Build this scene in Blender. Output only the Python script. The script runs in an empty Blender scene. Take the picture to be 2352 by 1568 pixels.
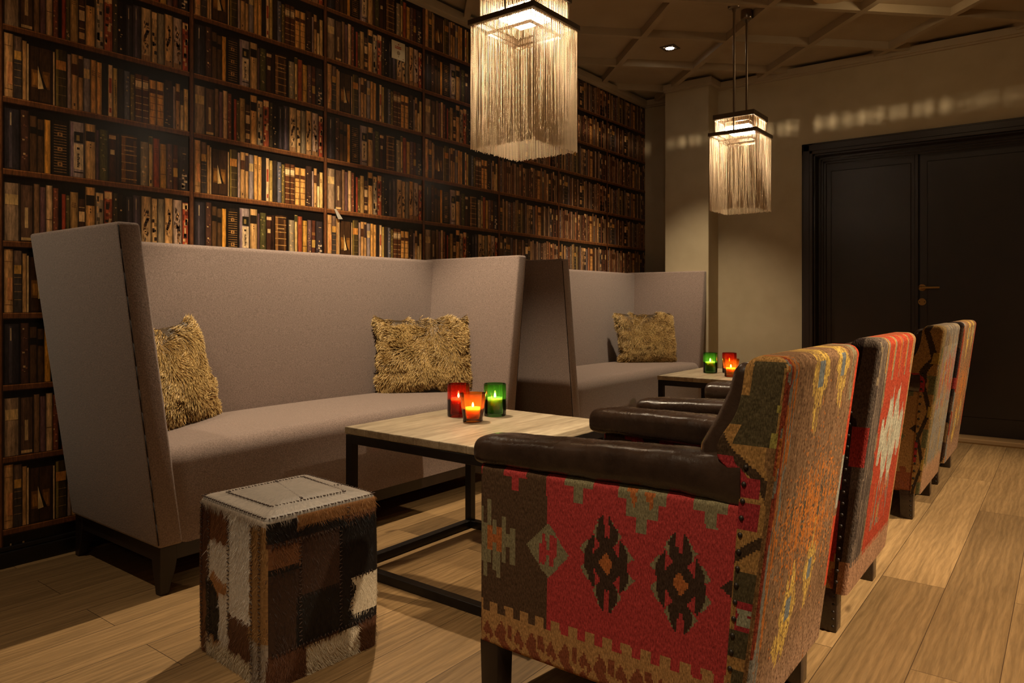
import bpy, bmesh, math, random
import numpy as np
from mathutils import Vector, Matrix, Euler
PI = math.pi
S = bpy.context.scene
COL = S.collection
RNG = np.random.default_rng(7)
random.seed(11)

# ------------------------------------------------------------------ helpers
def lin1(c):
    c = c / 255.0
    return c / 12.92 if c <= 0.04045 else ((c + 0.055) / 1.055) ** 2.4
def lin(rgb):
    return tuple(lin1(c) for c in rgb)
def lina(a):
    a = np.clip(np.asarray(a, float), 0, 255) / 255.0
    return np.where(a <= 0.04045, a / 12.92, ((a + 0.055) / 1.055) ** 2.4)

def link(o):
    COL.objects.link(o)
    return o
def empty(name, loc=(0, 0, 0), rz=0.0):
    o = bpy.data.objects.new(name, None)
    o.empty_display_size = 0.1
    o.location = loc
    o.rotation_euler = (0, 0, rz)
    return link(o)
def tag(o, label=None, cat=None, group=None, kind=None):
    if label: o['label'] = label
    if cat: o['category'] = cat
    if group: o['group'] = group
    if kind: o['kind'] = kind
    return o
def obj(name, me, mat=None, parent=None, smooth=None):
    o = bpy.data.objects.new(name, me)
    if mat is not None and len(me.materials) == 0:
        me.materials.append(mat)
    if parent is not None: o.parent = parent
    if smooth is not None and len(me.polygons):
        me.polygons.foreach_set('use_smooth', [smooth] * len(me.polygons))
    return link(o)
def bm_obj(name, bm, mat, parent=None, smooth=False, angle=None):
    bmesh.ops.recalc_face_normals(bm, faces=bm.faces)
    me = bpy.data.meshes.new(name)
    if angle is not None:
        for e in bm.edges:
            if len(e.link_faces) == 2:
                e.smooth = e.calc_face_angle(0) < angle
        smooth = True
    bm.to_mesh(me); bm.free()
    return obj(name, me, mat, parent, smooth)
def shift(o, off):
    o.data.transform(Matrix.Translation(-Vector(off)))
    return o
def struct(o):
    o['kind'] = 'structure'
    return o

def box(bm, x0, x1, y0, y1, z0, z1, bevel=0.0, seg=2, fn=None):
    g = bmesh.ops.create_cube(bm, size=1.0)
    vs = g['verts']
    for v in vs:
        v.co = Vector((x0 + (v.co.x + .5) * (x1 - x0), y0 + (v.co.y + .5) * (y1 - y0), z0 + (v.co.z + .5) * (z1 - z0)))
    if bevel > 0:
        es = list({e for v in vs for e in v.link_edges})
        r = bmesh.ops.bevel(bm, geom=es, offset=bevel, segments=seg, affect='EDGES', profile=0.5)
        vs = list({v for f in r['faces'] for v in f.verts} | {v for v in vs if v.is_valid})
    if fn:
        for v in vs: v.co = Vector(fn(v.co))
    return vs
def cyl(bm, p0, p1, r0, r1=None, n=16, caps=True):
    r1 = r0 if r1 is None else r1
    p0, p1 = Vector(p0), Vector(p1)
    d = p1 - p0
    g = bmesh.ops.create_cone(bm, cap_ends=caps, segments=n, radius1=r0, radius2=r1, depth=d.length)
    M = Matrix.Translation((p0 + p1) / 2) @ d.to_track_quat('Z', 'Y').to_matrix().to_4x4()
    for v in g['verts']: v.co = M @ v.co
    return g['verts']
def lathe(bm, prof, n=32, center=(0, 0, 0), close=False):
    rings = []
    for r, z in prof:
        if r < 1e-6:
            rings.append([bm.verts.new((center[0], center[1], center[2] + z))])
        else:
            rings.append([bm.verts.new((center[0] + r * math.cos(2 * PI * k / n), center[1] + r * math.sin(2 * PI * k / n), center[2] + z)) for k in range(n)])
    seq = list(zip(rings[:-1], rings[1:]))
    if close: seq.append((rings[-1], rings[0]))
    for a, b in seq:
        for k in range(n):
            k2 = (k + 1) % n
            if len(a) == 1 and len(b) == 1: continue
            if len(a) == 1: bm.faces.new((a[0], b[k2], b[k]))
            elif len(b) == 1: bm.faces.new((a[k], a[k2], b[0]))
            else: bm.faces.new((a[k], a[k2], b[k2], b[k]))

def np_mesh(name, V, F, fcol=None, smooth=True, mat_idx=None):
    """V (n,3); F (m,4) quads or (m,3); fcol (m,3) linear colours per face."""
    V = np.asarray(V, np.float32); F = np.asarray(F, np.int32)
    me = bpy.data.meshes.new(name)
    k = F.shape[1]; m = len(F)
    me.vertices.add(len(V)); me.vertices.foreach_set('co', V.ravel())
    me.loops.add(m * k); me.loops.foreach_set('vertex_index', F.ravel())
    me.polygons.add(m)
    me.polygons.foreach_set('loop_start', np.arange(0, m * k, k, dtype=np.int32))
    me.polygons.foreach_set('loop_total', np.full(m, k, np.int32))
    me.polygons.foreach_set('use_smooth', np.full(m, smooth, bool))
    if fcol is not None:
        a = me.color_attributes.new('Col', 'FLOAT_COLOR', 'CORNER')
        c = np.ones((m, k, 4), np.float32); c[:, :, :3] = np.asarray(fcol)[:, None, :]
        a.data.foreach_set('color', c.ravel())
    me.update(calc_edges=True); me.validate()
    return me

def vnoise(u, v, seed=0):
    """smooth value noise in 0..1, period 256 cells"""
    r = np.random.default_rng(seed).random((256, 256))
    u = np.asarray(u, float); v = np.asarray(v, float)
    i = np.floor(u).astype(int); j = np.floor(v).astype(int)
    fu = u - i; fv = v - j
    fu = fu * fu * (3 - 2 * fu); fv = fv * fv * (3 - 2 * fv)
    a = r[i % 256, j % 256]; b = r[(i + 1) % 256, j % 256]
    c = r[i % 256, (j + 1) % 256]; d = r[(i + 1) % 256, (j + 1) % 256]
    return a * (1 - fu) * (1 - fv) + b * fu * (1 - fv) + c * (1 - fu) * fv + d * fu * fv

# ------------------------------------------------------------------ materials
def mat(name, base=(.5, .5, .5), rough=.6, metal=0.0, spec=.5):
    m = bpy.data.materials.new(name); m.use_nodes = True
    b = m.node_tree.nodes['Principled BSDF']
    b.inputs['Base Color'].default_value = (*base, 1)
    b.inputs['Roughness'].default_value = rough
    b.inputs['Metallic'].default_value = metal
    b.inputs['Specular IOR Level'].default_value = spec
    return m
def nodes(m):
    nt = m.node_tree
    return nt, nt.nodes, nt.links, nt.nodes['Principled BSDF']
def coords(nt, scale=(1, 1, 1), kind='Object'):
    t = nt.nodes.new('ShaderNodeTexCoord'); mp = nt.nodes.new('ShaderNodeMapping')
    mp.inputs['Scale'].default_value = scale
    nt.links.new(t.outputs[kind], mp.inputs['Vector'])
    return mp.outputs['Vector']
def noise(nt, vec, scale, detail=2, rough=.5):
    n = nt.nodes.new('ShaderNodeTexNoise')
    n.inputs['Scale'].default_value = scale; n.inputs['Detail'].default_value = detail; n.inputs['Roughness'].default_value = rough
    nt.links.new(vec, n.inputs['Vector'])
    return n.outputs['Fac']
def ramp(nt, fac, stops):
    r = nt.nodes.new('ShaderNodeValToRGB')
    el = r.color_ramp.elements
    while len(el) < len(stops): el.new(.5)
    for e, (p, c) in zip(el, stops):
        e.position = p; e.color = (*c, 1)
    nt.links.new(fac, r.inputs['Fac'])
    return r.outputs['Color']
def mixc(nt, fac, a, b, mode='MIX'):
    x = nt.nodes.new('ShaderNodeMix'); x.data_type = 'RGBA'; x.blend_type = mode
    for sock, v in ((x.inputs['Factor'], fac), (x.inputs['A'], a), (x.inputs['B'], b)):
        if isinstance(v, (int, float)): sock.default_value = v
        elif isinstance(v, tuple): sock.default_value = (*v, 1) if len(v) == 3 else v
        else: nt.links.new(v, sock)
    return x.outputs['Result']
def bump(nt, h, strength=.3, dist=.002):
    b = nt.nodes.new('ShaderNodeBump')
    b.inputs['Strength'].default_value = strength; b.inputs['Distance'].default_value = dist
    nt.links.new(h, b.inputs['Height'])
    return b.outputs['Normal']
def attr(nt, name='Col'):
    a = nt.nodes.new('ShaderNodeAttribute'); a.attribute_name = name
    return a.outputs['Color']
def fmath(nt, op, a, b=None):
    n = nt.nodes.new('ShaderNodeMath'); n.operation = op
    for s, v in zip(n.inputs, (a, b)):
        if v is None: continue
        if isinstance(v, (int, float)): s.default_value = v
        else: nt.links.new(v, s)
    return n.outputs[0]

def two_tone(name, c0, c1, scale, rough=.6, bstr=0, bdist=.002, bscale=None, stretch=(1, 1, 1), spec=.5, detail=3, metal=0):
    m = mat(name, c0, rough, metal, spec); nt, N, L, B = nodes(m)
    v = coords(nt, stretch)
    L.new(ramp(nt, noise(nt, v, scale, detail), [(.3, c0), (.7, c1)]), B.inputs['Base Color'])
    if bstr: L.new(bump(nt, noise(nt, v, bscale or scale, detail), bstr, bdist), B.inputs['Normal'])
    return m

M = {}
M['sofa'] = two_tone('sofa_wool', lin((122, 105, 96)), lin((158, 137, 126)), 210, .95, .5, .0012, 260, spec=.15, detail=4)
B_ = M['sofa'].node_tree.nodes['Principled BSDF']; B_.inputs['Sheen Weight'].default_value = .25; B_.inputs['Sheen Roughness'].default_value = .5
M['seam'] = mat('seam_thread', lin((38, 30, 27)), .9)
M['darkwood'] = two_tone('dark_stained_wood', lin((26, 17, 13)), lin((40, 27, 20)), 14, .35, .1, .001, 60, (1, 1, .12))
M['door'] = two_tone('black_brown_paint', lin((32, 20, 14)), lin((38, 25, 18)), 9, .44, .06, .0008, 200, spec=.6)
M['blackpaint'] = two_tone('black_paint', lin((20, 17, 15)), lin((28, 23, 21)), 12, .3)
M['blacksteel'] = two_tone('black_steel', lin((24, 20, 18)), lin((34, 29, 26)), 30, .38, .1, .0006, 80, metal=.4)
M['plaster'] = two_tone('beige_plaster', lin((176, 160, 130)), lin((184, 168, 138)), 6, .85, .15, .001, 180, spec=.2)
M['ceil'] = two_tone('ceiling_paint', lin((168, 150, 122)), lin((176, 158, 130)), 5, .55, .1, .001, 120, spec=.3)
M['brass'] = mat('brass', lin((176, 140, 86)), .28, 1.0)
M['hole'] = mat('screw_hole', lin((30, 20, 14)), .8)
M['bronze'] = mat('bronze_metal', lin((96, 80, 62)), .4, .35)
M['nickel'] = mat('brushed_nickel', lin((150, 135, 118)), .3, 1.0)
M['nail'] = mat('nail_head', lin((58, 50, 44)), .5, .7)
M['card'] = mat('card', lin((214, 196, 158)), .7)
M['redink'] = mat('red_ink', lin((170, 60, 40)), .8)
M['greyink'] = mat('grey_ink', lin((150, 128, 96)), .8)
M['wick'] = mat('wick', lin((30, 25, 20)), .9)
M['oakstrip'] = two_tone('oak_strip', lin((150, 116, 76)), lin((168, 132, 90)), 10, .5, stretch=(.1, 1, 1))

def leather():
    m = mat('dark_leather', lin((46, 33, 26)), .33); nt, N, L, B = nodes(m)
    v = coords(nt)
    f = noise(nt, v, 9, 4, .6)
    L.new(ramp(nt, f, [(.3, lin((36, 25, 19))), (.72, lin((62, 46, 36)))]), B.inputs['Base Color'])
    h = fmath(nt, 'ADD', noise(nt, v, 130, 3), fmath(nt, 'MULTIPLY', noise(nt, v, 14, 2), 2.0))
    L.new(bump(nt, h, .28, .0022), B.inputs['Normal'])
    L.new(ramp(nt, noise(nt, v, 30, 4), [(.35, (.20,) * 3), (.7, (.36,) * 3)]), B.inputs['Roughness'])
    return m
M['leather'] = leather()

def kilim():
    m = mat('kilim_weave', (.4, .3, .2), 1.0, 0, .04); nt, N, L, B = nodes(m)
    v = coords(nt, (260, 260, 90))
    v2 = coords(nt, (1, 1, .28))
    n = noise(nt, v, 1.0, 2)
    n2 = noise(nt, v2, 420, 2)
    c = mixc(nt, 1.0, attr(nt), ramp(nt, n2, [(.3, (.62,) * 3), (.7, (1.3,) * 3)]), 'MULTIPLY')
    L.new(c, B.inputs['Base Color'])
    L.new(bump(nt, fmath(nt, 'ADD', n, n2), .7, .0022), B.inputs['Normal'])
    return m
M['kilim'] = kilim()

def fur(name, rough=.5):
    m = mat(name, (.4, .3, .2), rough, 0, .35); nt, N, L, B = nodes(m)
    L.new(attr(nt), B.inputs['Base Color'])
    return m
M['fur'] = fur('shag_fur', .5)
M['hide'] = fur('cow_hide', .55)

def wallpaper():
    m = mat('printed_wallpaper', (.3, .2, .1), .36, 0, .4); nt, N, L, B = nodes(m)
    v = coords(nt, (1, 1, .16))
    mot = ramp(nt, noise(nt, v, 190, 4, .65), [(.28, (.45,) * 3), (.75, (1.4,) * 3)])
    v2 = coords(nt, (1, 1, .5))
    mot2 = ramp(nt, noise(nt, v2, 34, 3, .6), [(.3, (.72,) * 3), (.7, (1.22,) * 3)])
    c = mixc(nt, 1.0, attr(nt), mot, 'MULTIPLY'); c = mixc(nt, 1.0, c, mot2, 'MULTIPLY')
    c = mixc(nt, 1.0, c, (1.45, 1.17, .87), 'MULTIPLY')
    L.new(c, B.inputs['Base Color'])
    return m
M['paper'] = wallpaper()

def oak_floor():
    m = mat('oak_planks', (.3, .2, .1), .42, 0, .35); nt, N, L, B = nodes(m)
    t = N.new('ShaderNodeTexCoord'); sp = N.new('ShaderNodeSeparateXYZ'); L.new(t.outputs['Object'], sp.inputs[0])
    cb = N.new('ShaderNodeCombineXYZ')
    L.new(fmath(nt, 'ADD', sp.outputs['Y'], .84), cb.inputs['X']); L.new(fmath(nt, 'ADD', sp.outputs['X'], .34), cb.inputs['Y'])
    br = N.new('ShaderNodeTexBrick'); L.new(cb.outputs[0], br.inputs['Vector'])
    br.offset = .37; br.squash = 1
    br.inputs['Color1'].default_value = (0, 0, 0, 1); br.inputs['Color2'].default_value = (1, 1, 1, 1)
    br.inputs['Mortar'].default_value = (.5, .5, .5, 1)
    br.inputs['Scale'].default_value = 1; br.inputs['Mortar Size'].default_value = .0011; br.inputs['Mortar Smooth'].default_value = .2
    br.inputs['Brick Width'].default_value = 1.86; br.inputs['Row Height'].default_value = .1955
    # grain, shifted per plank
    sh = N.new('ShaderNodeVectorMath'); sh.operation = 'MULTIPLY_ADD'
    L.new(br.outputs['Color'], sh.inputs[0]); sh.inputs[1].default_value = (3.1, 5.3, 1.7); L.new(t.outputs['Object'], sh.inputs[2])
    mp = N.new('ShaderNodeMapping'); mp.inputs['Scale'].default_value = (1, .05, 1); L.new(sh.outputs[0], mp.inputs['Vector'])
    g1 = noise(nt, mp.outputs[0], 34, 4, .6); g2 = noise(nt, mp.outputs[0], 190, 3, .65)
    wv = N.new('ShaderNodeTexWave'); wv.wave_type = 'BANDS'; wv.bands_direction = 'X'
    wv.inputs['Scale'].default_value = 15; wv.inputs['Distortion'].default_value = 9; wv.inputs['Detail'].default_value = 3; wv.inputs['Detail Scale'].default_value = 1.4
    mp2 = N.new('ShaderNodeMapping'); mp2.inputs['Scale'].default_value = (1, .16, 1); L.new(sh.outputs[0], mp2.inputs['Vector']); L.new(mp2.outputs[0], wv.inputs['Vector'])
    base = ramp(nt, br.outputs['Color'], [(.0, lin((122, 96, 64))), (.5, lin((146, 116, 78))), (1, lin((164, 132, 91)))])
    c = mixc(nt, 1.0, base, ramp(nt, g1, [(.3, (.72, .70, .66)), (.7, (1.12, 1.1, 1.06))]), 'MULTIPLY')
    c = mixc(nt, 1.0, c, ramp(nt, g2, [(.3, (.80,) * 3), (.62, (1.06,) * 3)]), 'MULTIPLY')
    c = mixc(nt, .32, c, mixc(nt, 1.0, c, ramp(nt, wv.outputs['Fac'], [(.2, (.62, .58, .52)), (.75, (1.08,) * 3)]), 'MULTIPLY'))
    kn = noise(nt, coords(nt, (1, .45, 1)), 7.5, 1)
    c = mixc(nt, ramp(nt, kn, [(.775, (0,) * 3), (.80, (.7,) * 3)]), c, lin((58, 38, 22)))
    c = mixc(nt, br.outputs['Fac'], c, lin((62, 44, 28)))
    L.new(c, B.inputs['Base Color'])
    L.new(ramp(nt, g2, [(.3, (.5,) * 3), (.7, (.38,) * 3)]), B.inputs['Roughness'])
    h = fmath(nt, 'SUBTRACT', fmath(nt, 'MULTIPLY', g2, .35), br.outputs['Fac'])
    L.new(bump(nt, h, .35, .0016), B.inputs['Normal'])
    return m
M['floor'] = oak_floor()

def table_wood():
    m = mat('bleached_wood', (.5, .4, .3), .6, 0, .3); nt, N, L, B = nodes(m)
    t = N.new('ShaderNodeTexCoord'); sp = N.new('ShaderNodeSeparateXYZ'); L.new(t.outputs['Object'], sp.inputs[0])
    pl = fmath(nt, 'FLOOR', fmath(nt, 'DIVIDE', sp.outputs['X'], .118))
    wn = N.new('ShaderNodeTexWhiteNoise'); wn.noise_dimensions = '1D'; L.new(pl, wn.inputs['W'])
    mp = N.new('ShaderNodeMapping'); mp.inputs['Scale'].default_value = (1, .09, 1)
    ad = N.new('ShaderNodeVectorMath'); ad.operation = 'ADD'; L.new(t.outputs['Object'], ad.inputs[0]); L.new(wn.outputs['Color'], ad.inputs[1])
    L.new(ad.outputs[0], mp.inputs['Vector'])
    g1 = noise(nt, mp.outputs[0], 30, 4, .65); g2 = noise(nt, mp.outputs[0], 170, 3)
    c = ramp(nt, g1, [(.25, lin((130, 113, 90))), (.5, lin((164, 146, 120))), (.75, lin((186, 169, 142)))])
    c = mixc(nt, 1.0, c, ramp(nt, g2, [(.3, (.78,) * 3), (.65, (1.06,) * 3)]), 'MULTIPLY')
    c = mixc(nt, 1.0, c, ramp(nt, wn.outputs['Value'], [(0, (.86, .85, .82)), (1, (1.06,) * 3)]), 'MULTIPLY')
    fr = fmath(nt, 'FRACT', fmath(nt, 'DIVIDE', sp.outputs['X'], .118))
    gap = fmath(nt, 'LESS_THAN', fr, .013)
    c = mixc(nt, gap, c, lin((84, 64, 42)))
    L.new(c, B.inputs['Base Color'])
    L.new(bump(nt, fmath(nt, 'SUBTRACT', g2, gap), .3, .0012), B.inputs['Normal'])
    return m
M['tablewood'] = table_wood()

def emis(name, col, strength):
    m = bpy.data.materials.new(name); m.use_nodes = True
    nt = m.node_tree; nt.nodes.clear()
    e = nt.nodes.new('ShaderNodeEmission'); o = nt.nodes.new('ShaderNodeOutputMaterial')
    e.inputs['Color'].default_value = (*col, 1); e.inputs['Strength'].default_value = strength
    nt.links.new(e.outputs[0], o.inputs[0])
    return m
WARM = (1.0, .76, .47)
M['diffuser'] = emis('lit_diffuser', (1.0, .82, .58), 52)
M['flame'] = emis('candle_flame', (1.0, .62, .22), 380)
M['spotlens'] = emis('spot_lens', (1.0, .93, .80), 30)

def bead():
    m = bpy.data.materials.new('glass_metal_beads'); m.use_nodes = True
    nt, N, L, B = nodes(m)
    B.inputs['Base Color'].default_value = (*lin((222, 196, 160)), 1)
    B.inputs['Metallic'].default_value = .6; B.inputs['Roughness'].default_value = .33
    tr = N.new('ShaderNodeBsdfTranslucent'); tr.inputs['Color'].default_value = (*lin((226, 190, 146)), 1)
    mx = N.new('ShaderNodeMixShader'); mx.inputs[0].default_value = .18
    L.new(B.outputs[0], mx.inputs[1]); L.new(tr.outputs[0], mx.inputs[2])
    L.new(mx.outputs[0], N['Material Output'].inputs[0])
    return m
M['bead'] = bead()

def tint_glass(name, col, glow):
    m = bpy.data.materials.new(name); m.use_nodes = True
    nt = m.node_tree; nt.nodes.clear(); N = nt.nodes; L = nt.links
    o = N.new('ShaderNodeOutputMaterial')
    t = N.new('ShaderNodeBsdfTransparent'); t.inputs['Color'].default_value = (*col, 1)
    g = N.new('ShaderNodeBsdfGlossy'); g.inputs['Roughness'].default_value = .06; g.inputs['Color'].default_value = (1, 1, 1, 1)
    tl = N.new('ShaderNodeBsdfTranslucent'); tl.inputs['Color'].default_value = (*glow, 1)
    fr = N.new('ShaderNodeFresnel'); fr.inputs['IOR'].default_value = 1.4
    m1 = N.new('ShaderNodeMixShader'); m1.inputs[0].default_value = .14
    m2 = N.new('ShaderNodeMixShader')
    L.new(t.outputs[0], m1.inputs[1]); L.new(tl.outputs[0], m1.inputs[2])
    L.new(fr.outputs[0], m2.inputs[0]); L.new(m1.outputs[0], m2.inputs[1]); L.new(g.outputs[0], m2.inputs[2])
    L.new(m2.outputs[0], o.inputs[0])
    return m
GL = {'red': tint_glass('red_glass', (.72, .20, .16), (.45, .05, .03)),
      'orange': tint_glass('orange_glass', (.98, .60, .22), (1.0, .30, .05)),
      'green': tint_glass('green_glass', (.36, .62, .30), (.12, .42, .08))}
def wax():
    m = mat('candle_wax', (.92, .84, .66), .5); nt, N, L, B = nodes(m)
    B.inputs['Subsurface Weight'].default_value = 1.0
    B.inputs['Subsurface Radius'].default_value = (1.0, .6, .3); B.inputs['Subsurface Scale'].default_value = .03
    return m
M['wax'] = wax()

# ------------------------------------------------------------------ room shell
LW, BW, ZC = -3.125, 5.98, 2.81
PX0, PX1, PY = -2.765, -2.375, 5.77        # pillar in the back corner
ALC = 6.10                                 # wall behind the pillar
XR, YF = 2.6, -2.4
DX0, DX1, DZ = -1.60, .02, 2.135           # door opening

bm = bmesh.new(); box(bm, LW - .1, XR + .1, YF - .1, 6.4, -.1, 0)
struct(bm_obj('floor', bm, M['floor']))

# ceiling: recessed panels behind a grid of diagonal battens
bm = bmesh.new()
box(bm, LW - .1, XR + .1, YF - .1, 6.4, ZC + .045, ZC + .14)
STEP, NX0, NY0 = .4345, -1.475, 5.415
def diag(cx, cy, sgn):
    # a batten along (1, sgn) through node, clipped to the room rectangle
    ts = []
    xa, xb, ya, yb = LW, XR, YF, (6.05)
    t0, t1 = -20, 20
    t0 = max(t0, xa - cx); t1 = min(t1, xb - cx)
    if sgn > 0: t0 = max(t0, ya - cy); t1 = min(t1, yb - cy)
    else: t0 = max(t0, cy - yb); t1 = min(t1, cy - ya)
    if t1 - t0 < .05: return
    p0 = Vector((cx + t0, cy + sgn * t0, 0)); p1 = Vector((cx + t1, cy + sgn * t1, 0))
    d = (p1 - p0).normalized(); n = Vector((-d.y, d.x, 0)) * .021
    zt, zb = ZC + .047, ZC - .008 + (.0006 if sgn > 0 else 0)
    vs = [bm.verts.new((q.x, q.y, z)) for z in (zb, zt) for q in (p0 - n, p1 - n, p1 + n, p0 + n)]
    for f in ((0, 1, 2, 3), (4, 7, 6, 5), (0, 4, 5, 1), (1, 5, 6, 2), (2, 6, 7, 3), (3, 7, 4, 0)):
        bm.faces.new([vs[i] for i in f])
for k in range(-14, 15):
    diag(NX0 + 2 * STEP * k, NY0, 1)
    diag(NX0 + 2 * STEP * k, NY0, -1)
struct(bm_obj('ceiling', bm, M['ceil']))

# back wall with door opening, pillar, alcove strip
bm = bmesh.new()
box(bm, PX1 - .02, DX0, BW, 6.4, 0, ZC + .02); box(bm, DX1, XR, BW, 6.4, 0, ZC + .02); box(bm, DX0, DX1, BW, 6.4, DZ, ZC + .02)
box(bm, LW - .1, PX1 - .02, ALC, 6.4, 0, ZC + .02)
struct(bm_obj('wall_back', bm, M['plaster']))
bm = bmesh.new(); box(bm, PX0, PX1, PY, ALC + .02, 0, ZC + .02, .003, 1)
struct(bm_obj('column', bm, M['plaster']))
bm = bmesh.new(); box(bm, XR, XR + .1, YF, 6.4, 0, ZC + .02)
struct(bm_obj('wall_right', bm, M['plaster']))
bm = bmesh.new(); box(bm, LW, XR, YF - .1, YF, 0, ZC + .02)
struct(bm_obj('wall_front', bm, M['plaster']))
# ceiling trims: two-stepped moulding along each wall face
def trim(name, segs):
    bm = bmesh.new()
    for x0, x1, y0, y1 in segs:
        box(bm, x0, x1, y0, y1, ZC - .030, ZC + .02, .002, 1)
        dx = .012 if (x1 - x0) < (y1 - y0) else 0
        dy = .012 if dx == 0 else 0
        if dx: box(bm, x0, x1 - .018, y0, y1, ZC - .044, ZC - .03)
        else: box(bm, x0, x1, y0 + .018, y1, ZC - .044, ZC - .03)
    return struct(bm_obj(name, bm, M['ceil']))
trim('trim_1', [(LW, LW + .04, YF, ALC)])
trim('trim_2', [(PX1 - .0, XR, BW - .04, BW), (PX0 - .0, PX1 + .04, PY - .04, PY), (LW, PX0, ALC - .04, ALC)])
bm = bmesh.new(); box(bm, PX1, PX1 + .04, PY, BW - .04, ZC - .03, ZC + .02, .002, 1); struct(bm_obj('trim_3', bm, M['ceil']))
# baseboards
bm = bmesh.new()
box(bm, LW, LW + .018, YF, ALC, 0, .058, .004, 2); box(bm, LW, LW + .012, YF, ALC, .058, .076, .004, 2)
struct(bm_obj('baseboard_left', bm, M['blackpaint']))
bm = bmesh.new()
box(bm, PX1 + .001, DX0 - .09, BW - .016, BW, 0, .07, .004, 2)
struct(bm_obj('baseboard_back', bm, M['blackpaint']))

# double door
SEAM = -.889
door = empty('door_1', ((DX0 + DX1) / 2, BW, 0)); door['kind'] = 'structure'
def dloc(o):
    return shift(o, door.location)
bm = bmesh.new()
for (w0, w1, d) in ((.0, .085, .018), (.012, .06, .028), (.06, .085, .034)):
    a0, a1 = .085 - w1, .085 - w0      # distance from the opening edge outward is 0 at the opening
    box(bm, DX0 - a1, DX0 - a0 + .001, BW - d, BW + .001, 0, DZ + a1, .003, 1)
    box(bm, DX1 + a0 - .001, DX1 + a1, BW - d, BW + .001, 0, DZ + a1, .003, 1)
    box(bm, DX0 - a1, DX1 + a1, BW - d, BW + .001, DZ + a0 - .001, DZ + a1, .003, 1)
dloc(bm_obj('architrave', bm, M['door'], door))
bm = bmesh.new()
LY = BW + .125                       # leaf front plane
box(bm, DX0 - .002, DX0 + .012, BW, LY + .06, 0, DZ + .002); box(bm, DX1 - .012, DX1 + .002, BW, LY + .06, 0, DZ + .002); box(bm, DX0, DX1, BW, LY + .06, DZ - .012, DZ + .002)
for k, (w, d) in enumerate(((.03, .02), (.045, .035), (.062, .05))):
    y0 = LY - .052 + d
    box(bm, DX0 + .01, DX0 + w, y0, LY + .04, 0, DZ - .01, .003, 1); box(bm, DX1 - w, DX1 - .01, y0, LY + .04, 0, DZ - .01, .003, 1); box(bm, DX0 + .01, DX1 - .01, y0, LY + .04, DZ - w, DZ - .01, .003, 1)
dloc(bm_obj('jamb', bm, M['door'], door))
for nm, xa, xb in (('leaf', DX0 + .045, SEAM - .002), ('leaf', SEAM + .002, DX1 - .045)):
    bm = bmesh.new()
    box(bm, xa, xb, LY + .012, LY + .05, .012, DZ - .045, .003, 1)
    lf = dloc(bm_obj(nm, bm, M['door'], door))
    bm = bmesh.new(); box(bm, xa + .05, xb - .05, LY + .006, LY + .014, .16, DZ - .12, .005, 2)
    dloc(bm_obj('panel', bm, M['door'], lf))
bm = bmesh.new(); box(bm, SEAM - .03, SEAM - .004, LY + .004, LY + .02, .012, DZ - .05, .004, 2)
dloc(bm_obj('cover_strip', bm, M['door'], door))
# lever handle and lock rose stand on the right leaf
hx, hz = -.868, 1.085
hd = empty('door_handle', (0, 0, 0)); hd.parent = door
hd['label'] = 'brass lever handle'
bm = bmesh.new(); cyl(bm, (hx, LY + .013, hz), (hx, LY + .003, hz), .027, .025, 28)
dloc(bm_obj('rose', bm, M['brass'], hd, angle=.6))
bm = bmesh.new()
cyl(bm, (hx - .004, LY + .004, hz), (hx - .004, LY - .05, hz), .0105, None, 16)
bmesh.ops.create_uvsphere(bm, u_segments=14, v_segments=8, radius=.0125, matrix=Matrix.Translation((hx - .004, LY - .05, hz)))
cyl(bm, (hx - .004, LY - .05, hz), (hx + .118, LY - .05, hz), .0085, .0082, 16)
dloc(bm_obj('lever', bm, M['brass'], hd, angle=.6))
lk = None
bm = bmesh.new(); cyl(bm, (hx - .001, LY + .013, .98), (hx - .001, LY + .004, .98), .027, .026, 28)
lk = dloc(bm_obj('lock_rose', bm, M['brass'], door, angle=.6)); lk['label'] = 'brass lock plate'
bm = bmesh.new()
for s in (-1, 1): cyl(bm, (hx - .001 + s * .0165, LY + .0045, .98), (hx - .001 + s * .0165, LY + .0035, .98), .004, None, 12)
dloc(bm_obj('screw', bm, M['hole'], lk))
bm = bmesh.new(); box(bm, DX0 + .01, DX1 - .01, BW - .03, LY + .05, 0, .03, .004, 2)
dloc(bm_obj('threshold', bm, M['oakstrip'], door))
bm = bmesh.new(); box(bm, DX0 - .05, XR, BW - .05, BW - .026, 0, .005, .001, 1)
struct(bm_obj('trim_4', bm, M['brass']))
bm = bmesh.new(); box(bm, DX1 + .09, XR, BW - .016, BW, 0, .07, .004, 2)
struct(bm_obj('baseboard_right', bm, M['blackpaint']))

# ------------------------------------------------------------------ bookshelf wallpaper (flat print on the left wall)
class Print:
    def __init__(s): s.V = []; s.F = []; s.C = []
    def quad(s, y0, y1, z0, z1, c, lay=0):
        if y0 < YF: return
        z1 = min(z1, ZC - .012); 
        if z1 <= z0 or z0 < 0 or y1 <= y0: return
        x = LW + .0002 + lay * .00022
        n = len(s.V)
        s.V += [(x, y0, z0), (x, y1, z0), (x, y1, z1), (x, y0, z1)]
        s.F.append((n, n + 1, n + 2, n + 3)); s.C.append(s.print_col(c))
    def print_col(s, c):
        l = .3 * c[0] + .6 * c[1] + .1 * c[2]      # aged print: colours pulled a little towards brown
        return lina([.8 * c[0] + .2 * l * 1.12, .8 * c[1] + .2 * l * .97, .8 * c[2] + .2 * l * .76])
    def poly4(s, pts, c, lay):
        x = LW + .0002 + lay * .00022; n = len(s.V)
        s.V += [(x, p[0], p[1]) for p in pts]; s.F.append((n, n + 1, n + 2, n + 3)); s.C.append(s.print_col(c))
P = Print()
PITCH, YD0, ZP, Z0, BD = .737, .98, .2667, .14, .021
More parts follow.
